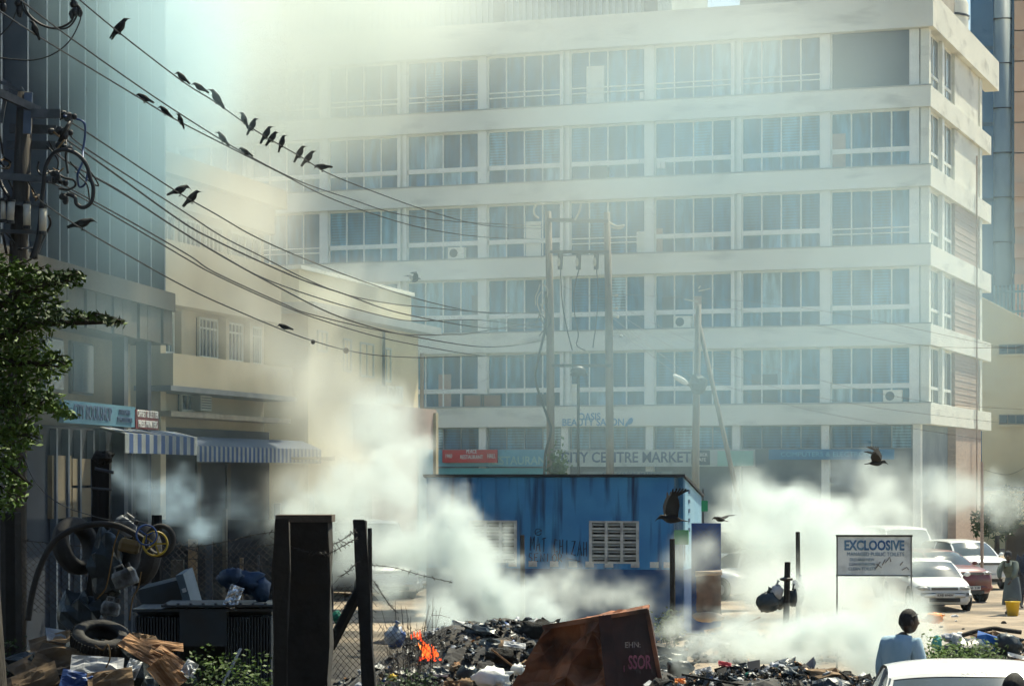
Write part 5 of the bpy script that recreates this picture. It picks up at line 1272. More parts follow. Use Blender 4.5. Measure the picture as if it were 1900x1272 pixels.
for lb, pts, Y in (('barbed strand running from the stump across to the gatepost',((300,1016),(360,1014),(420,1004),(470,992),(516,985)),16.5),
    ('lower barbed strand sagging under the first one',((318,1034),(390,1036),(450,1020),(515,1008)),16.8),
    ('barbed strand crossing the other two at a slant',((316,1004),(360,1020),(410,1038),(460,1048),(520,1052)),17.2),
    ('loose barbed strand wound across the face of the gatepost',((516,1000),(545,1015),(580,1026),(610,1026),(640,1010),(662,998)),13.8),
    ('barbed strand from the gatepost up to the leaning post',((612,1012),(630,1004),(648,992),(660,984)),16.),
    ('barbed strand trailing right from the leaning post down to the dry bush',((694,1078),(708,1100),(722,1120),(736,1135)),18.),
    ('barbed strand bent low between gatepost and leaning post',((630,1070),(645,1060),(655,1050),(664,1042)),16.5),
    ('long thin strand reaching from the leaning post into the smoke',((690,1048),(730,1052),(780,1066),(840,1080)),20.),
    ('barbed strand low across the left junk',((20,1000),(120,1010),(240,1024),(330,1062)),17.)):
    single('barbed_wire', barbed(pts, Y), M_fw, lb, 'barbed wire', None)
single('hanging_cable', MB().tube(smooth_path([P(x,y,15.5) for x,y in ((38,818),(46,850),(62,888),(90,920),(125,941),(160,953),(200,963),(240,964),(275,970))],6),.0032,6), M_steel, 'thin cable sweeping from the tree to the wheel rings', 'cable', None)

# ------------------------------------------------------------------ junk hung on the charred post
hose = [(52,1150),(60,1100),(75,1050),(100,1005),(135,982),(175,972),(215,974),(250,990),(275,1006)]
single('black_hose', MB().tube(smooth_path([P(x,y,15.6) for x,y in hose],6),[.021]*49,10), M_rubber, 'thick black hose bent in an arch over the charred post', 'hose', None, smooth=True)
def ring(lab, px, py, Y, r, t_, mt, rot=(PI/2,0,0), name='hoop', fat=None, grp=None):
    o = thing(name, lab, 'hoop' if fat is None else 'tyre', P(px,py,Y), rot=rot)
    n = 28; k = 10; prof = [(r+t_*math.cos(2*PI*i/k), (fat or t_)*math.sin(2*PI*i/k)) for i in range(k+1)]
    MB().lathe(prof, n).build('ring' if fat is None else 'casing', mt, o, smooth=True); return o
h1 = ring('blue toy wheel ring hanging on the hose', 272,992,15.35,.066,.006,M_bluepl,(R(80),0,R(20)))
h2 = ring('yellow wheel rim ring inside the small black tyre', 288,1008,15.4,.078,.007,mat('gold_rim',(.42,.30,.03),(.35,.25,.02),4,.4),(R(85),0,R(10)))
for i in range(5): a0 = 2*PI*i/5; MB().bar((0,0,0),(.075*math.cos(a0),.075*math.sin(a0),0),.010,.008).build('spoke', MATS['gold_rim'], h2)
for i in range(3): a0 = 2*PI*i/3+.4; MB().bar((0,0,0),(.052*math.cos(a0),.052*math.sin(a0),0),.008,.006).build('spoke', M_bluepl, h1)
ring('small thin black tyre hung behind the coloured rings', 297,1002,15.6,.095,.018,M_rubber,(R(82),0,R(-15)),'tyre',.02)
ring('dark tyre hanging on the left of the charred post', 141,1012,16.3,.155,.05,M_rubber,(R(75),0,R(60)),'tyre',.07)
ring('dark tyre hanging right of the charred post under the rings', 262,1030,16.2,.16,.05,M_rubber,(R(80),0,R(-55)),'tyre',.07)
M_can = mat('grimy_can',(.26,.27,.27),(.13,.135,.14),6,.6,.4,dirt=(.04,.038,.035),dirt_s=9,dirt_lo=.5,dirt_hi=.65)
def jerry(lab, px, py, Y, w, h, d, mt, ry=0, rz=0):
    o = thing('jerrycan', lab, 'jerrycan', P(px,py,Y), rot=(0,ry,rz)); m = MB(); rings = []
    for z, s in ((-h/2,.86),(-h/2+.015,1),(-h*.1,.97),(h*.1,1),(h/2-.03,1),(h/2,.8)):
        rings.append([Vector((w/2*s*x, d/2*s*y, z)) for x, y in ((-1,-.7),(-.7,-1),(.7,-1),(1,-.7),(1,.7),(.7,1),(-.7,1),(-1,.7))])
    m.loft(rings).build('can', mt, o, smooth=False)
    MB().tube([(-w*.3,0,h/2-.01),(-w*.25,0,h/2+.03),(w*.1,0,h/2+.03),(w*.15,0,h/2-.01)],.008,6).build('handle', mt, o); MB().tube([(w*.32,0,h/2-.01),(w*.32,0,h/2+.03)],.016,8).build('cap', M_black, o)
    return o
jerry('pale jerrycan tied crosswise high on the charred post', 232,976,15.9,.15,.10,.1,M_can,R(35))
jerry('white ribbed jerrycan tied halfway down the charred post', 232,1072,15.9,.16,.12,.12,M_can,R(-22))
jerry('pale jerrycan half hidden under the white ribbed one', 205,1128,15.9,.12,.09,.1,M_can,R(10))
jerry('yellowed jerrycan in shadow above the white one', 240,1012,16.1,.14,.09,.1,mat('amber_can',(.16,.11,.04),(.12,.08,.03),4,.6),R(12))
single('sagging_sack', MB().ell(P(198,1050,16.2),(.12,.1,.26),12,10,jit=.5), M_bagk, 'dark sack slumped against the charred post among the jerrycans', 'sack', None)
single('tangled_sack', MB().ell(P(150,1150,16.2),(.16,.1,.2),12,10,jit=.6), M_bagk, 'dark sack at the foot of the charred post above the cardboard', 'sack', None)
for lb, pts in (('looped cord trailing down from the rings',((222,980),(212,1010),(205,1050),(196,1090),(180,1110))),('thin cord hanging beside the white jerrycan',((262,1060),(256,1090),(246,1110),(240,1150))),('string looped over the tyre on the cardboard',((176,1196),(190,1205),(200,1195),(204,1220),(196,1238)))):
    single('cord', MB().tube(smooth_path([P(x,y,15.6 if y < 1180 else 14.6) for x,y in pts],6),.005,5), my_, lb, 'cord', None)

# old transformer with cooling fins
TY = 17.3; tx = P(375,880,TY)
tf = thing('old_transformer', 'old grey transformer tank with cooling fins dumped by the gatepost', 'transformer', (tx.x,TY,gz(tx.x,TY)), R(2))
tzt = HC-(1127-880)*TY/F-gz(tx.x,TY); tb = .0
M_tank = mat('grey_tank_paint',(.05,.065,.075),(.032,.042,.05),2,.6,.2, dirt=(.04,.035,.03), dirt_s=3)
MB().box(-.47,.50,.1,.5,0,tzt-.02).build('tank', M_tank, tf)
fm_ = MB().box(0,.012,-.12,.1,.05,tzt-.06).mesh('cooling_fin', M_tank)
for i in range(46):
    x = -.47+i*.0215
    if -.15 < x < .17: continue
    inst('cooling_fin', fm_, tf, (x,0,0))
MB().box(-.15,.19,-.14,.1,tzt-.27,tzt-.02).build('terminal_box', M_tank, tf)
MB().box(-.49,.53,-.14,.52,tzt-.02,tzt-.0).box(-.28,.53,-.16,.5,tzt+.015,tzt+.03).build('lid', M_tank, tf)
for i in range(9): MB().lathe([(.012,0),(.012,.012),(0,.012)],6,Matrix.Translation((-.25+i*.09,-.13,tzt+.03))).build('bolt', M_steel, tf)
bx_ = thing('metal_cabinet', 'dented blue grey metal cabinet tilted behind the transformer', 'cabinet', P(318,1108,18.2), rot=(R(8),R(-14),R(-10)))
MB().box(-.21,.11,-.1,.15,-.1,.13).build('case', M_tank, bx_); MB().box(.12,.18,-.12,.15,-.12,.17).build('door', mat('blue_grey_paint',(.14,.19,.23),(.10,.14,.17),3,.6), bx_); MB().box(.14,.17,-.13,-.12,.03,.06).build('latch', M_white, bx_)
# crumpled sheet helper
def sheet(lab, px, py, Y, w, h, mt, rot=(0,0,0), amp=.03, name='cardboard_piece', cat='cardboard', n=8, th=.004, group=None, seed=None, fold=5):
    sd = seed if seed is not None else random.random()*50
    m = crumple((-w/2,-h/2,0),(w/2,-h/2,0),(w/2,h/2,0),(-w/2,h/2,0), n, amp, fold, th, sd)
    c = P(px,py,Y) if not isinstance(px, Vector) else px
    o = bpy.data.objects.new(name, m.mesh(name, mt)); COL.objects.link(o); o.location = c; o.rotation_euler = Euler(rot)
    FRAMES[o.name] = Matrix.Translation(c) @ Euler(rot).to_matrix().to_4x4()
    return tag(o, lab, cat, group)
sheet('crumpled silver foil sheet sticking up behind the transformer', 433,1107,17.2,.10,.18,M_foil,(R(70),R(20),0),.02,'foil_sheet','foil')
b_ = MB().ell(P(452,1078,17.6),(.17,.1,.08),18,12,Matrix.Rotation(.12,3,'Y'),jit=.5).ell(P(430,1068,17.5),(.08,.08,.06),12,8,jit=.5).ell(P(482,1092,17.6),(.07,.08,.09),12,8,jit=.5)
single('blue_tarpaulin', b_, mat('tarp_blue',(.010,.03,.075),(.02,.055,.12),5,.6,.6), 'crumpled blue tarpaulin bundle behind the transformer', 'tarpaulin', None, smooth=True)
single('white_rod', MB().tube([P(410,1275,15.8),P(447,1202,15.9)],.010,6), M_paper, 'thin pale rod leaning in front of the transformer fins', 'rod', None)
single('green_drum', MB().lathe([(0,0),(.05,0),(.06,.02),(.06,.05),(.05,.07),(0,.07)],14,Matrix.Translation(P(620,1150,18.6)) @ Matrix.Rotation(R(60),4,'Y')), M_greenpl, 'green plastic tub peeping out right of the gatepost', 'tub', None)
# cardboard heap with the tyre
random.seed(31)
ty = thing('tyre', 'worn car tyre lying tilted on the cardboard heap', 'tyre', P(187,1186,15.3), rot=(R(24),R(10),0)); ty.scale = (.78,.78,.78)
prof = [(.135,-.05),(.15,-.075),(.20,-.08),(.235,-.06),(.245,0),(.235,.06),(.20,.08),(.15,.075),(.135,.05),(.15,.03),(.17,-.0),(.15,-.03),(.135,-.05)]
MB().lathe(prof, 30).build('casing', M_rubber, ty, smooth=True)
treads = MB()
for i in range(48):
    a0 = 2*PI*i/48; c, s_ = math.cos(a0), math.sin(a0); treads.bar((.243*c,.243*s_,-.055),(.246*math.cos(a0+.05),.246*math.sin(a0+.05),.055),.012,.008)
treads.build('tread', M_rubber, ty)
sheets = [(120,1180,15.70,0.246,0.180,M_paper,(R(25),R(10),R(20)),'pale blue plastic sheet bent up behind the tyre'),(95,1195,15.60,0.279,0.213,M_card,(R(35),R(-14),R(10)),'flattened carton left of the tyre'),
 (120,1225,15.10,0.410,0.246,M_card,(R(40),R(8),R(-12)),'large flattened carton in front of the tyre'),(70,1235,15.20,0.328,0.246,M_card,(R(30),R(-20),R(40)),'dim carton at the left end of the heap'),
 (262,1205,15.10,0.295,0.131,M_ply,(R(35),R(28),R(-20)),'broad splintered plywood piece right of the tyre'),(300,1195,15.20,0.279,0.098,M_ply,(R(30),R(8),R(15)),'pale plywood strip pointing right'),
 (320,1222,15.00,0.246,0.098,M_ply,(R(30),R(34),R(-10)),'plywood strip hanging down at the right end'),(296,1215,14.90,0.131,0.041,M_ply,(R(40),R(24),0),'short orange brown plywood splinter'),
 (246,1240,14.80,0.082,0.131,M_white,(R(60),R(20),0),'curl of white plastic under the plywood'),(180,1235,14.90,0.328,0.164,M_paper,(R(45),R(4),R(8)),'crumpled paper sack below the tyre'),
 (205,1262,14.70,0.279,0.164,M_card,(R(50),R(-8),R(8)),'torn carton at the bottom edge'),(352,1238,14.90,0.082,0.098,M_white,(R(60),R(30),0),'thin clear plastic flap at the end of the plywood'),
 (150,1262,14.70,0.246,0.131,M_bluepl,(R(50),R(12),R(8)),'dark blue sheet low in the cardboard heap'),(310,1250,14.80,0.213,0.164,M_ply,(R(60),R(50),0),'brown board standing on edge at the bottom'),
 (60,1262,14.80,0.328,0.205,M_card,(R(40),R(-20),R(8)),'dark carton in the bottom left corner'),(270,1180,15.40,0.164,0.082,M_card,(R(20),R(10),R(30)),'small carton flap behind the plywood')]
for x,y,Y,w_,h_,mt,rot,lb in sheets: sheet(lb,x,y,Y,w_,h_,mt,rot,.05 if mt is not M_ply else .02, fold=1.7)
hp_ = MB(); 
for i in range(90):
    c = P(random.uniform(30,330), random.uniform(1215,1275), random.uniform(15.2,16.4)); c.z -= max(0,random.uniform(-.5,1.3)); hp_.ell(c,(random.uniform(.08,.2),random.uniform(.08,.2),random.uniform(.05,.14)),8,6,jit=.7)
tag(hp_.build('junk_mass', M_bagk, kind='stuff'), 'dark compacted rubbish under the cardboard heap', 'rubbish')

# plastic bag hung on the bush, dry bush, fire
bag('clear plastic bag with blue print hanging on the dry bush', 733,1182,21.5, 20,20, mat('printed_bag',(.35,.38,.42),(.03,.07,.22),7,.4,.6,lo=.45,hi=.52), jit=.3)
random.seed(41)
def shrub(lab, px0, px1, py0, py1, Y, n, mt=M_fw, r=.006, name='dry_bush', leaf=None, leafn=0, ls=.02, cat='bush'):
    t = thing(name, lab, cat, (P((px0+px1)/2,880,Y).x,Y,gz(P((px0+px1)/2,880,Y).x,Y))); m = MB(); tips = []
    for i in range(n):
        b0 = P(random.uniform(px0,px1)*.4+(px0+px1)*.3, py1+8, Y+random.uniform(-.3,.3)); b0.z = min(b0.z, gz(b0.x,b0.y)); e = P(random.uniform(px0,px1), random.uniform(py0,py1), Y+random.uniform(-.5,.5))
        pts = [b0, b0.lerp(e,.35)+Vector((random.uniform(-.06,.06),0,.04)), b0.lerp(e,.7)+Vector((random.uniform(-.06,.06),0,.03)), e]; m.tube(smooth_path(pts,3),[r*(1-.07*k) for k in range(10)],4)
        for k in range(3):
            s0 = b0.lerp(e,random.uniform(.4,.95)); d = Vector((random.uniform(-1,1),random.uniform(-.6,.6),random.uniform(-.3,1))).normalized()*random.uniform(.05,.2); m.tube([s0,s0+d*.5+Vector((0,0,.01)),s0+d],[r*.5,r*.4,r*.25],3); tips.append(s0+d)
        tips.append(e)
    m.build('stems', mt, t, world=True)
    if leaf:
        m = MB()
        for i in range(leafn):
            c = random.choice(tips)+Vector((random.gauss(0,.06),random.gauss(0,.06),random.gauss(0,.05))); a0 = Vector((random.gauss(0,1),random.gauss(0,1),random.gauss(0,.6))).normalized()*ls; b0 = a0.orthogonal().normalized()*ls*.5
            m.add([c-a0,c-a0*.1+b0,c+a0,c-a0*.1-b0],[(0,1,2,3)])
        m.build('leaves', leaf, t, world=True)
    return t
shrub('leafless tangled bush in front of the flames', 700,826,1105,1200,23,42)
shrub('low green weeds under the transformer', 355,500,1225,1290,15.6,30,M_bark,.004,'green_weed',M_leaf,2200,.018,'plant')
shrub('green weeds at the foot of the leaning post', 690,800,1255,1290,19,24,M_bark,.004,'green_weed',M_leafd,900,.02,'plant')
shrub('green weeds at the left end of the cardboard heap', 5,50,1190,1290,17,18,M_bark,.004,'green_weed',M_leafd,700,.02,'plant')
shrub('small green tuft right of the wood splinters behind the dump', 1225,1262,1140,1165,41,14,M_bark,.006,'green_tuft',M_leafd,500,.035,'plant')
M_fire = emis('flame_orange', (1,.11,.02), 1.7); M_fire2 = emis('flame_core', (1,.20,.04), 2.2); M_fire3 = emis('flame_red', (.8,.06,.02), 1.6)
fr = thing('fire', 'orange flames licking up behind the leafless bush', 'fire', P(795,1215,27))
random.seed(77)
def flame(px, py, h, w, mt):
    b0 = P(px,py,27+random.uniform(-.15,.15)); pts = []; n = 7
    for i in range(n):
        s = i/(n-1); pts.append(b0+Vector((.5*w*math.sin(s*5+px)*s - .25*h*s, .02*math.sin(s*7+px), h*s)))
    MB().tube(pts, [w*(.35+.9*s_-1.25*s_**2)+.002 for s_ in [i/(n-1) for i in range(n)]], 7).build('flame_tongue', mt, fr, world=True, smooth=True)
for x, y, h, w in ((785,1216,.15,.035),(793,1220,.20,.05),(800,1221,.17,.045),(807,1219,.13,.035),(812,1217,.08,.03),(788,1205,.10,.03),(797,1212,.12,.03)): flame(x,y,h,w,random.choice((M_fire,M_fire2,M_fire)))
for x, y, h, w in ((786,1196,.10,.02),(782,1188,.09,.02),(776,1184,.08,.022),(770,1182,.07,.015),(764,1184,.05,.012),(781,1178,.06,.01),(791,1200,.06,.014),(803,1203,.05,.014)): flame(x,y,h,w,random.choice((M_fire,M_fire3)))
for i in range(10): MB().ell(P(random.uniform(776,818),random.uniform(1213,1226),26.9),(.02,.02,.012),6,4,jit=.5).build('ember', M_fire3, fr, world=True)

# ------------------------------------------------------------------ loose rubbish on the dump
random.seed(51)
pal = [M_card,M_ply,M_paper,M_white,M_bluepl,M_bagk,M_bagk,M_black,M_greenpl,M_oran,M_burnt,M_burnt,M_rubber,M_bagw]
def drop(x, y, dz=0): return Vector((x,y,gz(x,y)+dz))
# small scraps: too many to count, one mass
sc_m = [MB() for _ in pal]
for i in range(11000):
    if random.random() < .55: x, y = random.gauss(3.0,1.9), random.gauss(27.0,.8)
    elif random.random() < .6: x, y = random.gauss(.2,1.6), random.gauss(32.5,1.7)
    elif random.random() < .5: x, y = random.gauss(6.8,1.2), random.gauss(30.0,.9)
    else: x, y = random.gauss(3.8,1.8), random.gauss(41,1.5)
    if gz(x,y)-g0(y) < .12: continue
    k = random.choices(range(len(pal)), weights=[8,3,2.2,1.6,1.2,16,12,8,.5,.6,22,8,12,5])[0]
    s = random.uniform(.010,.038)*(2.0 if random.random() < .07 else 1); c = drop(x,y,s*.4+.03)
    m0 = Matrix.Translation(c) @ Euler((random.uniform(-1,1),random.uniform(-1,1),random.uniform(0,6))).to_matrix().to_4x4()
    ty_ = random.random()
    if ty_ < .28:
        w_, h_ = s*random.uniform(.6,2), s; f = random.uniform(-.5,.5)*s
        sc_m[k].add([m0 @ Vector(v) for v in ((-w_,-h_,0),(0,-h_,f),(w_,-h_,0),(w_,h_,f*.4),(0,h_,-f),(-w_,h_,0),(0,0,f*1.6))],[(0,1,6,5),(1,2,3,6),(6,3,4),(5,6,4)])
    elif ty_ < .45: sc_m[k].box(-s*random.uniform(.3,1.6),s,-s*.3,s*.3,-s*.2,s*.2,m0)
    else: sc_m[k].ell(c,(s*1.25,s*.9,s*.6),7,5,m0.to_3x3(),jit=.8)
for i in range(170):
    x, y = (random.gauss(3.0,1.9), random.gauss(27.1,.8)) if i%2 else (random.gauss(.0,1.6), random.gauss(31.8,1.4))
    if gz(x,y)-g0(y) < .15: continue
    s = random.uniform(.06,.17); k = random.choice((5,5,6,7,13,0,10,10,2))
    sc_m[k].ell(drop(x,y,s*.25),(s*random.uniform(.9,1.6),s,s*.55),10,7,Euler((random.uniform(-.4,.4),random.uniform(-.4,.4),random.uniform(0,6))).to_matrix(),jit=.7)
allm = MB(); 
for k, mm in enumerate(sc_m): allm.add(mm.v, mm.f, k)
tag(allm.build('rubbish_scraps', pal, kind='stuff'), 'countless small scraps of refuse strewn over the dump', 'rubbish')
# bigger pieces, each its own
def piece(lab, px, py, Y, kind, s, mt, rot=(0,0,0)):
    if kind == 'sheet': return sheet(lab,px,py,Y,s[0],s[1],mt,rot,s[2] if len(s) > 2 else .05,'crumpled_sheet','sheet')
    if kind == 'plank':
        o = thing('broken_plank', lab, 'plank', P(px,py,Y), rot=rot); MB().box(-s[0]/2,s[0]/2,-s[1]/2,s[1]/2,-.012,.012).build('plank', mt, o); return o
    if kind == 'sack': return single('refuse_sack', MB().ell(P(px,py,Y),(s[0]/2,s[0]*.4,s[1]/2),18,12,Matrix.Rotation(rot[1],3,'Y'),jit=.45).tube([P(px,py,Y)+Vector((s[0]*.4,0,s[1]*.2)),P(px,py,Y)+Vector((s[0]*.62,0,s[1]*.32))],[s[0]*.1,s[0]*.02],6), mt, lab, 'sack', None, smooth=True)
M_wsack = mat('white_blue_sack',(.72,.74,.72),(.10,.25,.50),3,.7,.6,lo=.58,hi=.66)
for a_ in [('bulky white sack with blue print at the foot of the rusty container',912,1258,27.5,'sack',(.42,.24),M_wsack,(0,.1,0)),('smaller white sack right against the rusty container',960,1240,28,'sack',(.16,.12),M_white),
 ('black bin bag left of the white printed sack',868,1250,27.8,'sack',(.26,.20),M_bagk),('brown grey bundle beside the black bin bag',862,1268,27.2,'sack',(.2,.12),M_card),
 ('yellow plastic bottle in the weeds by the leaning post',728,1256,21,'sack',(.08,.06),M_yell),('curled greenish carton at the bottom edge',838,1268,27,'sheet',(.18,.1),M_card,(R(40),0,0)),
 ('thin stick slanting over the ash slope',932,1220,30,'plank',(.36,.02),M_ply,(0,R(38),0)),('pale stick lying left on the ash',812,1252,27.5,'plank',(.25,.015),M_paper,(0,R(3),0)),
 ('white ash covered sheet on the mound crest',955,1195,32,'sheet',(.3,.18),M_paper,(R(20),R(8),0)),('small flame coloured rag on the ash ridge',917,1187,33,'sheet',(.12,.05,.02),M_oran,(R(30),R(-20),0)),
 ('burnt heap of matted rags on the crest beside the container',1000,1170,33,'sack',(.55,.30),M_burnt),('smaller burnt clump left on the crest',975,1165,33.5,'sack',(.34,.2),M_burnt),('burnt clump beneath the white ash sheet',930,1215,31,'sack',(.4,.2),M_burnt),
 ('pale plywood wedge on the splintered wood behind the dump',1325,1168,42,'sheet',(.34,.12),M_ply,(R(30),R(-12),0)),('long lath pointing up right over the splintered wood',1375,1160,42,'plank',(.75,.03),M_ply,(0,R(-24),0)),
 ('upright lath stuck in the splintered wood',1368,1172,41.8,'plank',(.36,.025),M_paper,(0,R(-72),0)),('flat lath low in the splintered wood',1400,1182,41.5,'plank',(.5,.03),M_ply,(0,R(6),0)),('second flat lath right of the upright one',1386,1170,41.6,'plank',(.4,.03),M_paper,(0,R(14),0)),
 ('brown board edge in the splintered wood',1290,1176,42,'plank',(.5,.05),M_burnt,(0,R(6),0)),('white bowl tipped among the splintered wood',1347,1196,40,'sack',(.10,.08),M_white),
 ('dark sheet leaning in smoke right of the container',1240,1222,32,'sheet',(.5,.32),M_bagk,(R(60),R(12),0)),('slate coloured bag below the dark leaning sheet',1262,1238,31,'sack',(.34,.2),M_bagk),
 ('round dark bundle half lost in smoke under the signboard',1545,1160,38,'sack',(.28,.36),M_bagw),('pink red rag in smoke below the dark post',1510,1150,38,'sheet',(.3,.14),mat('pink_rag',(.5,.12,.14),(.4,.1,.12),4,.8),(R(40),0,0)),
 ('reddish rag on the dump crest right of the container',1345,1230,28,'sheet',(.16,.08),MATS['pink_rag'],(R(30),R(12),0)),('cream rag next to the reddish one',1305,1243,27.6,'sheet',(.2,.1),M_paper,(R(30),R(-12),0)),
 ('green leafy scrap standing on the dump edge',1420,1255,27,'sheet',(.06,.14),M_greenpl,(R(70),0,0)),('long dark slat across the bottom of the dump',1330,1262,26.6,'plank',(.8,.05),M_burnt,(0,R(10),0)),
 ('white crumpled cup on the dump crest',1372,1262,26.8,'sack',(.09,.07),M_white),('orange peel coloured scrap near the container foot',1262,1262,27,'sheet',(.12,.08),M_oran,(R(40),0,0)),
 ('orange plastic bag on the dirt in front of the white hatchback',1733,1146,46,'sack',(.34,.2),M_oran),('pale plastic flap beside the orange bag',1718,1150,46,'sheet',(.3,.12),M_oran,(R(30),0,0)),
 ('blue box lid tilted on the right heap',1834,1186,30.2,'sheet',(.30,.2,.004),mat('bright_blue_card',(.02,.16,.48),(.02,.13,.42),3,.6),(R(46),R(18),0)),('orange packet beside the blue box',1811,1193,30,'sack',(.10,.10),M_oran),('pink wrapper under the orange packet',1830,1200,29.8,'sheet',(.12,.07),mat('pink_wrapper',(.6,.25,.22),(.5,.2,.2),3,.6),(R(30),0,0)),
 ('pale card behind the blue box',1826,1178,30.6,'sheet',(.34,.12),M_card,(R(30),R(-10),0)),('grey carton right of the blue box',1858,1180,30.5,'sheet',(.26,.14),M_card,(R(30),R(24),0)),
 ('black crumpled bag right of the blue box',1872,1196,29.8,'sack',(.34,.26),M_bagk,(0,.7,0)),('white paper scrap at the front of the right heap',1886,1216,29.6,'sheet',(.22,.09),M_white,(R(30),R(14),0)),('tan card at the right edge of the heap',1893,1190,30,'sheet',(.3,.2),M_card,(R(30),R(16),0)),
 ('brown card strip at the right edge below the tan one',1888,1228,29.5,'sheet',(.24,.1),M_ply,(R(40),0,0)),('turquoise plastic crate shell left of the green bush',1738,1194,30.4,'sack',(.13,.2),mat('turquoise_plastic',(.08,.42,.34),(.06,.34,.3),4,.5)),
 ('grey rolled mat behind the green bush',1768,1182,30.8,'sack',(.3,.12),M_bagw),('white cup on the right heap near the branch',1780,1177,30.8,'sack',(.09,.08),M_white)]:
    piece(*a_)
single('dead_branch', MB().tube(smooth_path([P(x,y,30.6) for x,y in ((1785,1178),(1805,1172),(1825,1168),(1845,1165),(1862,1168),(1895,1172))],4),[.03]*21,7), M_bark, 'grey dead branch arching over the right heap', 'branch', None)
bx2 = thing('blue_box', 'bright blue carton lying on the right heap', 'box', P(1838,1196,30), rot=(R(-10),R(18),R(20)))
MB().box(-.15,.13,-.1,.1,-.07,.09).build('carton', MATS['bright_blue_card'], bx2); MB().box(.131,.17,-.1,.1,-.07,.09).build('end_flap', M_bagw, bx2)
random.seed(61)
shrub('dark green bush mound in front of the right heap', 1722,1845,1200,1245,27.5,46,M_bark,.008,'green_bush',M_leaf,2600,.03)
single('dark_mound', MB().ell(P(1790,1222,28),(.33,.3,.24),16,10,jit=.4), M_bagk, 'black bag heaped inside the green bush', 'bag', None, smooth=True)
for i in range(36):      # stones on the dirt
    x, y = random.uniform(8.5,14), random.uniform(42,64); r_ = random.uniform(.03,.09)
    single('stone', MB().ell(drop(x,y,r_*.3),(r_,r_*.8,r_*.6),7,5,jit=.7), M_conc if i%3 else M_paper, 'small stone lying on the dirt before the parked cars', 'stone', None, 'stones on the dirt')

# ------------------------------------------------------------------ trees
def leafcloud(m, c, r, n, s, rnd):
    for i in range(n):
        d = Vector((rnd.gauss(0,1),rnd.gauss(0,1),rnd.gauss(0,1))).normalized()*(rnd.random()**.45)
        p = c+Vector((d.x*r[0],d.y*r[1],d.z*r[2])); a0 = Vector((rnd.gauss(0,1),rnd.gauss(0,1),rnd.gauss(0,.7))).normalized()*s*rnd.uniform(.5,1.4); b0 = a0.cross(Vector((rnd.gauss(0,1),rnd.gauss(0,1),rnd.gauss(0,1)))).normalized()*s*.42
        m.add([p-a0,p-a0*.2+b0,p+a0,p-a0*.2-b0],[(0,1,2,3)])
rnd = random.Random(9); TYY = 13.5
tp_ = P(-60,880,TYY); tr = thing('tree', 'leafy green tree overhanging the left edge of the frame', 'tree', (tp_.x,TYY,gz(tp_.x,TYY)))
MB().tube([(tp_.x,TYY,.8),(tp_.x+.05,TYY,2.5),(tp_.x-.1,TYY,5),(tp_.x+.2,TYY,8)],[.2,.17,.14,.08],10).build('trunk', M_bark, tr, world=True, smooth=True)
lm_ = MB(); br_ = MB()
CL = [(20,505,55,30,260),(70,520,50,30,260),(115,520,40,16,170),(140,510,16,8,50),(20,560,60,50,420),(75,560,45,40,300),(60,600,50,35,260),(115,590,35,18,130),(150,588,22,12,80),(180,588,22,8,60),(205,594,22,7,60),(222,597,12,6,30),(15,640,50,60,480),(60,665,40,45,330),(95,680,30,25,150),(110,668,20,16,70),
 (15,730,55,60,520),(60,735,40,40,280),(95,745,30,25,130),(118,768,20,12,60),(135,772,8,6,18),(10,810,45,60,430),(50,800,28,35,160),(10,880,35,50,300),(35,900,18,25,80),(0,940,30,25,120),(30,925,14,16,40),(-30,600,60,160,700),(-30,800,60,140,600)]
for x,y,rx,ry,n in CL: leafcloud(lm_, P(x,y,TYY+rnd.uniform(-.25,.25)), (rx*TYY/F*1.05,.28,ry*TYY/F*1.05), int(n*.95), .023, rnd)
for x,y,rx,ry,n in CL:
    for k in range(4):
        A0 = P(x-rx*.9,y+ry*.3,TYY); B0 = P(x+rx*rnd.uniform(.1,1),y+ry*rnd.uniform(-1,.8),TYY+rnd.uniform(-.2,.2)); br_.tube([A0,A0.lerp(B0,.5)+Vector((0,0,.02)),B0],[.008,.005,.002],4)
for a0, b0 in (((-50,640),(222,598)),((-50,600),(150,515)),((-50,760),(130,770)),((-50,700),(110,680)),((-50,850),(60,900)),((-50,560),(60,480))):
    A0, B0 = P(*a0,TYY), P(*b0,TYY); br_.tube(smooth_path([A0,A0.lerp(B0,.4)+Vector((0,0,.06)),A0.lerp(B0,.75)+Vector((0,0,.03)),B0],4),[.03*(1-.07*i) for i in range(13)],5)
br_.build('limb', M_bark, tr, world=True)
lm_.build('crown', M_leaf, tr, world=True)
um = MB()       # unseen upper crown, added above the frame to shade the near left corner
for i in range(104):
    yy_ = rnd.uniform(3,27); c_ = Vector((rnd.uniform(-7.5,1.4), yy_, 3.7+.2*(yy_+1.3)+rnd.uniform(1.2,3.6)))
    q_ = c_-SUN*((c_.z-4.0)/SUN.z)
    if abs(q_.x+3.0) < 2.4 and abs(q_.y-13.5) < 2.8: continue      # a gap left in the added crown lets the sun onto the near boughs
    leafcloud(um, c_, (1.4,1.4,.8), 480, .12, rnd)
for a0, b0 in (((tp_.x,13.5,7.4),(-1,20,10)),((tp_.x,13.5,7.3),(-4,25,11.5)),((tp_.x,13.5,7.5),(-6,17,10)),((tp_.x,13.5,7.4),(0,15,9.5))): MB().tube([a0,tuple((Vector(a0)+Vector(b0))/2+Vector((0,0,.6))),b0],[.1,.07,.03],6).build('limb', M_bark, tr, world=True)
um.build('added_shade_crown', M_leafd, tr, world=True)
t2 = P(1850,880,82); tr2 = thing('dark_tree', 'dark bushy tree in smoke behind the parked cars at right', 'tree', (t2.x,82,0))
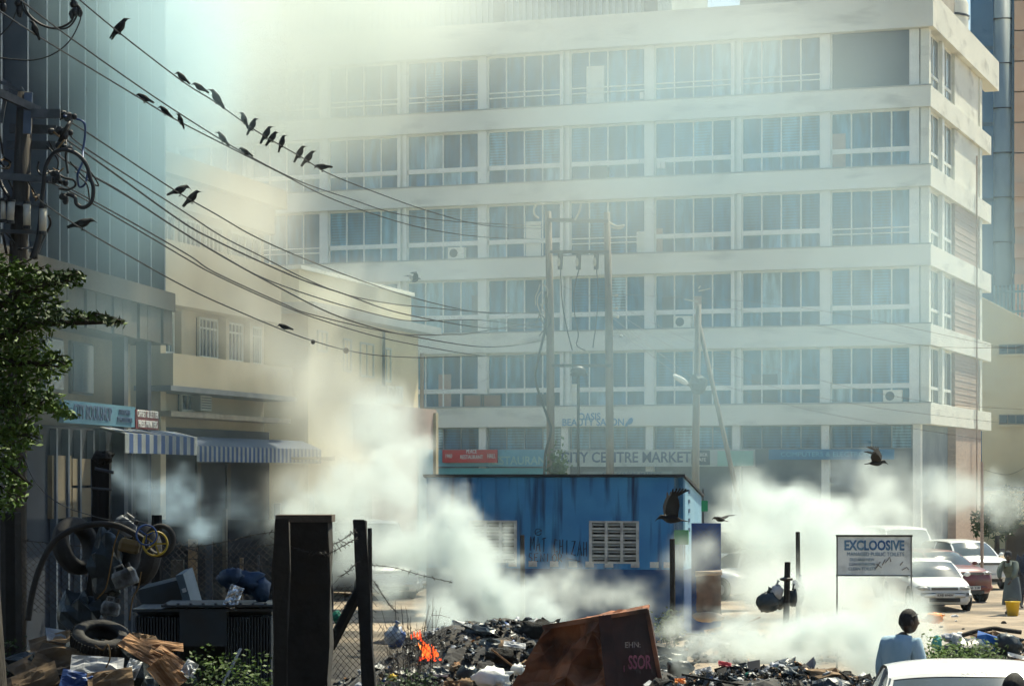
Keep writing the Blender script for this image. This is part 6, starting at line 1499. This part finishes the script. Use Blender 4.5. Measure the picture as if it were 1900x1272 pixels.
MB().tube([(t2.x,82,0),(t2.x,82,1.6)],[.12,.08],8).build('trunk', M_bark, tr2, world=True); m = MB()
for i in range(9): leafcloud(m, Vector((t2.x+rnd.uniform(-.7,.6),82+rnd.uniform(-.5,.5),rnd.uniform(1.3,3.0))),(.55,.5,.5),260,.09,rnd)
m.build('crown', M_leafd, tr2, world=True)
wl = thing('low_wall', 'grey brown low wall at the far right behind the people', 'wall', (P(1868,880,84).x,84,0)); MB().box(0,6,0,.3,0,HC-(980-880)*84/F+.15).build('wall', M_brown, wl)
# made-up brick building behind the camera, added to block sky light
wh = thing('added_sky_blocker', 'dark brick block added behind the camera to cut sky light', 'building', (0,-26,0))
MB().box(-55,55,-8,0,0,15).build('wall', mat('dark_brick',(.07,.05,.042),(.05,.038,.03),2,.9,.3), wh)
MB().box(-55.5,55.5,-8.5,.5,15,15.5).build('roof', M_conc, wh)
whw = MB().box(-.9,.9,0,.05,0,1.6).mesh('window', M_glassdk)
for r_ in range(3):
    for i in range(-12,13): inst('window', whw, wh, (i*4.2,0,2.5+r_*4.2))
kerb = MB().box(-30,30,86,86.25,-.1,.12); tag(kerb.build('kerb', M_conc, kind='structure'), None, None)
# ------------------------------------------------------------------ haze and smoke
def volmat(name, dens, col, aniso, attr=True):
    m = bpy.data.materials.new(name); m.use_nodes = True; nt = m.node_tree; nt.nodes.clear()
    v = nt.nodes.new('ShaderNodeVolumePrincipled'); o = nt.nodes.new('ShaderNodeOutputMaterial'); nt.links.new(v.outputs[0], o.inputs['Volume'])
    v.inputs['Color'].default_value = (*col,1); v.inputs['Density'].default_value = dens; v.inputs['Anisotropy'].default_value = aniso
    if not attr: v.inputs['Density Attribute'].default_value = ''
    return m
HZ = volmat('haze_air', HAZE_D, (.60,.82,1.0), .35, False)
tag(MB().box(-120,120,-6,235,-1.2,41).build('haze', HZ, kind='stuff'), None, None)

def smoke(name, lab, lo, hi, vox, blobs, mt, ns=.5, n0=.38, n1=.62, warp=.6, wsc=.35, soft=0., seed=0, ndet=5, kp=1.0):
    ng = bpy.data.node_groups.new(name,'GeometryNodeTree')
    ng.interface.new_socket('Geometry',in_out='INPUT',socket_type='NodeSocketGeometry'); ng.interface.new_socket('Geometry',in_out='OUTPUT',socket_type='NodeSocketGeometry')
    N = ng.nodes; L = ng.links; out = N.new('NodeGroupOutput'); vc = N.new('GeometryNodeVolumeCube')
    vc.inputs['Min'].default_value = lo; vc.inputs['Max'].default_value = hi
    for a, l, h in zip('XYZ', lo, hi): vc.inputs['Resolution '+a].default_value = max(4, int((h-l)/vox))
    pos = N.new('GeometryNodeInputPosition').outputs[0]
    def math_(op, a, b=None, c=None):
        n = N.new('ShaderNodeMath'); n.operation = op
        for i, v in enumerate((a,b,c)):
            if v is None: continue
            if isinstance(v,(int,float)): n.inputs[i].default_value = v
            else: L.new(v, n.inputs[i])
        return n.outputs[0]
    def vec(op, a, b):
        n = N.new('ShaderNodeVectorMath'); n.operation = op
        for i, v in enumerate((a,b)):
            if isinstance(v,(tuple,Vector)): n.inputs[i].default_value = tuple(v)
            else: L.new(v, n.inputs[i])
        return n
    def tex(scale, det, off, stretch=(1,1,1)):
        n = N.new('ShaderNodeTexNoise'); n.inputs['Scale'].default_value = scale; n.inputs['Detail'].default_value = det; n.inputs['Roughness'].default_value = .66
        L.new(vec('MULTIPLY', vec('ADD', pos, off).outputs[0], stretch).outputs[0], n.inputs['Vector']); return n
    wn = tex(wsc, 3, (seed*3.1,7,seed))
    wv = vec('SUBTRACT', wn.outputs['Color'], (.5,.5,.5)).outputs[0]
    sc2 = N.new('ShaderNodeVectorMath'); sc2.operation = 'SCALE'; L.new(wv, sc2.inputs[0]); sc2.inputs['Scale'].default_value = warp*2
    p2 = vec('ADD', pos, sc2.outputs[0]).outputs[0]
    acc = None
    for c, r, a in blobs:
        d = vec('DIVIDE', vec('SUBTRACT', p2, c).outputs[0], r).outputs[0]
        e = N.new('ShaderNodeVectorMath'); e.operation = 'LENGTH'; L.new(d, e.inputs[0])
        m = N.new('ShaderNodeMapRange'); m.interpolation_type = 'SMOOTHSTEP'; L.new(e.outputs['Value'], m.inputs['Value'])
        m.inputs['From Min'].default_value = 1; m.inputs['From Max'].default_value = 0; m.inputs['To Max'].default_value = a
        acc = m.outputs[0] if acc is None else math_('ADD', acc, m.outputs[0])
    nn = tex(ns, ndet, (seed*5.3,1,seed*2)).outputs[0]
    # erode: noise threshold falls where the body of the plume is dense
    thr = math_('SUBTRACT', nn, math_('MULTIPLY_ADD', acc, -soft, n0))
    k = math_('DIVIDE', thr, n1-n0); k = math_('MINIMUM', math_('MAXIMUM', k, 0.), 1.)
    den = math_('MULTIPLY', math_('POWER', k, kp), acc)
    L.new(den, vc.inputs['Density'])
    sm = N.new('GeometryNodeSetMaterial'); sm.inputs['Material'].default_value = mt; L.new(vc.outputs[0], sm.inputs[0]); L.new(sm.outputs[0], out.inputs[0])
    v = bpy.data.volumes.new(name); v.materials.append(mt); o = bpy.data.objects.new(name, v); COL.objects.link(o)
    md = o.modifiers.new('plume','NODES'); md.node_group = ng
    return tag(o, lab, 'smoke', None, 'stuff')
def B(px, py, Y, rx, ry, rd, a): c = P(px,py,Y); return (tuple(c), (rx*Y/F, rd, ry*Y/F), a)
def bounds(bl, pad=.4):
    lo = [min(c[i]-r[i] for c,r,a in bl)-pad for i in range(3)]; hi = [max(c[i]+r[i] for c,r,a in bl)+pad for i in range(3)]
    lo[2] = max(lo[2], -.2); return tuple(lo), tuple(hi)
WARM = (.80,.875,.87)
# thick plume rising from the dump fire, drifting up and to the left
b1_ = [B(1010,1150,35,90,28,1.5,1.3),B(940,1110,36,80,45,1.8,1.6),B(880,1060,37,85,70,2,1.6),B(855,990,38,75,75,2.2,1.4),B(830,925,39,40,40,2,.35),B(780,1010,38,80,80,2.2,1.0),
      B(745,930,40,60,60,2.5,.7),B(720,880,43,80,70,3,.7),B(820,1130,35,90,60,2,.9),B(860,1180,34,80,40,1.5,.7),B(730,1060,37,60,80,2,.7),B(650,920,46,80,80,3,.7),B(760,830,46,50,50,3,.8),B(700,1000,42,80,80,3,.6),B(620,1000,46,90,90,3,.45),B(560,950,48,90,70,3,.35),B(1060,1090,42,100,50,2,.35),B(700,780,50,90,90,3,.5)]
smoke('smoke_plume','thick cream smoke rolling up left from the burning dump', *bounds(b1_), .065, b1_, volmat('smoke_thick', PL1, WARM, .3), ns=1.5, n0=.38, n1=.74, soft=.04, warp=1.0, wsc=1.1, seed=1, ndet=9, kp=2.2)
# smoke over the dump right of the container and round the parked cars
b2_ = [B(1290,1210,31,70,22,1.5,.9),B(1380,1190,35,90,40,2,1.1),B(1480,1190,35,110,55,2.2,1.6),B(1590,1190,34,90,60,2.2,1.5),B(1660,1150,38,70,60,2.5,.8),B(1540,1100,42,110,70,3,.7),B(1420,1080,44,90,70,3,.45),B(1640,1240,33,90,30,1.5,.9),B(1700,1190,38,50,50,2,.5),B(1250,1165,40,60,22,1.5,.7),B(1150,1110,44,110,40,1.5,.5),B(1290,1030,45,70,60,1.5,.4),B(1500,1235,31,120,20,1.2,.7)]
smoke('smoke_bank','pale smoke lying low over the dump left of the man', *bounds(b2_), .085, b2_, volmat('smoke_low', PL2, WARM, .3), ns=1.3, n0=.36, n1=.72, soft=.05, warp=.9, wsc=1.1, seed=2, ndet=9, kp=1.9)
b3_ = [B(1390,930,62,80,50,3,1.0),B(1470,950,62,110,55,4,1.1),B(1560,960,62,90,45,3,.9),B(1430,1010,60,130,100,4,1.2),B(1570,1030,60,130,100,4,1.2),B(1500,1090,56,180,60,4,.8),B(1640,930,66,70,50,4,.7),B(1690,1000,64,60,70,3,.5),B(1750,910,72,90,60,4,.5),B(1345,960,60,40,40,2,.7),B(1860,930,74,60,60,3,.5),B(1600,880,72,120,40,4,.35)]
smoke('smoke_cloud','billowing pale smoke drifting over the parked cars right of the kiosk', *bounds(b3_), .14, b3_, volmat('smoke_mid', PL3, WARM, .3), ns=.95, n0=.36, n1=.70, soft=.05, warp=1.4, wsc=.8, seed=3, ndet=9, kp=1.8)
# thin bluish wisp at left
b4_ = [B(380,985,32,60,30,1.5,1.0),B(320,940,32,60,35,1.5,1.0),B(270,905,33,50,35,1.5,.8),B(240,870,34,40,40,1.5,.6),B(430,960,36,60,40,2,.25)]
smoke('smoke_wisp','thin bluish wisp of smoke drifting before the dark shops', *bounds(b4_), .08, b4_, volmat('smoke_thin', PL4, (.52,.68,.80), .3), ns=1.8, n0=.36, n1=.74, soft=.04, warp=.9, wsc=1.2, seed=4, ndet=9, kp=2.0)
# column between the left houses and the dump, widening upward
b5_ = [B(640,830,56,100,90,4,.8),B(560,760,58,110,100,4,.8),B(600,680,60,130,110,4,.7),B(500,640,58,130,120,4,.5),B(680,760,62,110,100,4,.6),B(560,900,54,110,80,4,.45),B(640,560,64,160,120,5,.4),B(420,560,56,150,150,3,.5),B(430,400,56,200,200,3,.6),B(700,880,60,100,90,4,.6)]
smoke('smoke_drift','warm smoke hanging before the cream houses on the left', *bounds(b5_), .25, b5_, volmat('smoke_warm', PL5, (.85,.86,.80), .3), ns=.34, n0=.34, n1=.66, soft=.08, warp=1.6, wsc=.3, seed=5, ndet=7, kp=1.2)
# the great pall over the office block
b6_ = [B(560,40,74,420,300,9,1.5),B(420,200,68,330,260,8,1.2),B(760,30,80,360,200,7,.9),B(650,260,76,330,170,7,.6),B(1150,60,82,520,240,7,.6),B(1250,420,80,420,220,5,.45),B(1050,300,84,420,260,5,.35),B(1600,480,88,300,240,4,.3),B(880,500,84,260,220,5,.18),B(300,60,60,330,260,6,.8),B(200,330,52,200,150,4,.25),B(1550,120,88,300,220,4,.2),B(200,-160,64,420,260,9,1.2),B(320,60,52,170,260,4,1.2)]  # the blob above the frame is added to shade the left houses
smoke('smoke_pall','great pale pall of smoke drifting across the office block', *bounds(b6_,1), .6, b6_, volmat('smoke_pall', PL6, (.76,.82,.79), .35), ns=.13, n0=.30, n1=.62, soft=.08, warp=3.0, wsc=.12, seed=6, ndet=6)

b7_ = [B(1250,700,77,560,330,9,1.0),B(1700,560,78,420,420,8,.8),B(800,560,76,420,330,8,.7),B(1300,250,78,620,360,8,1.0),B(160,620,43,200,330,2.5,.8),B(300,760,54,330,260,4,.4),B(280,130,50,210,360,4.5,6.5),B(230,380,49,190,230,4,5),B(110,60,47,130,260,3,2.0),B(220,620,48,190,160,3,1.6)]
smoke('smoke_veil','faint bluish veil of smoke in front of the shaded facades', *bounds(b7_,1), .8, b7_, volmat('smoke_veil', PL7, (.60,.83,.92), .35), ns=.12, n0=.2, n1=.6, soft=.12, warp=1.5, wsc=.08, seed=7, ndet=3)
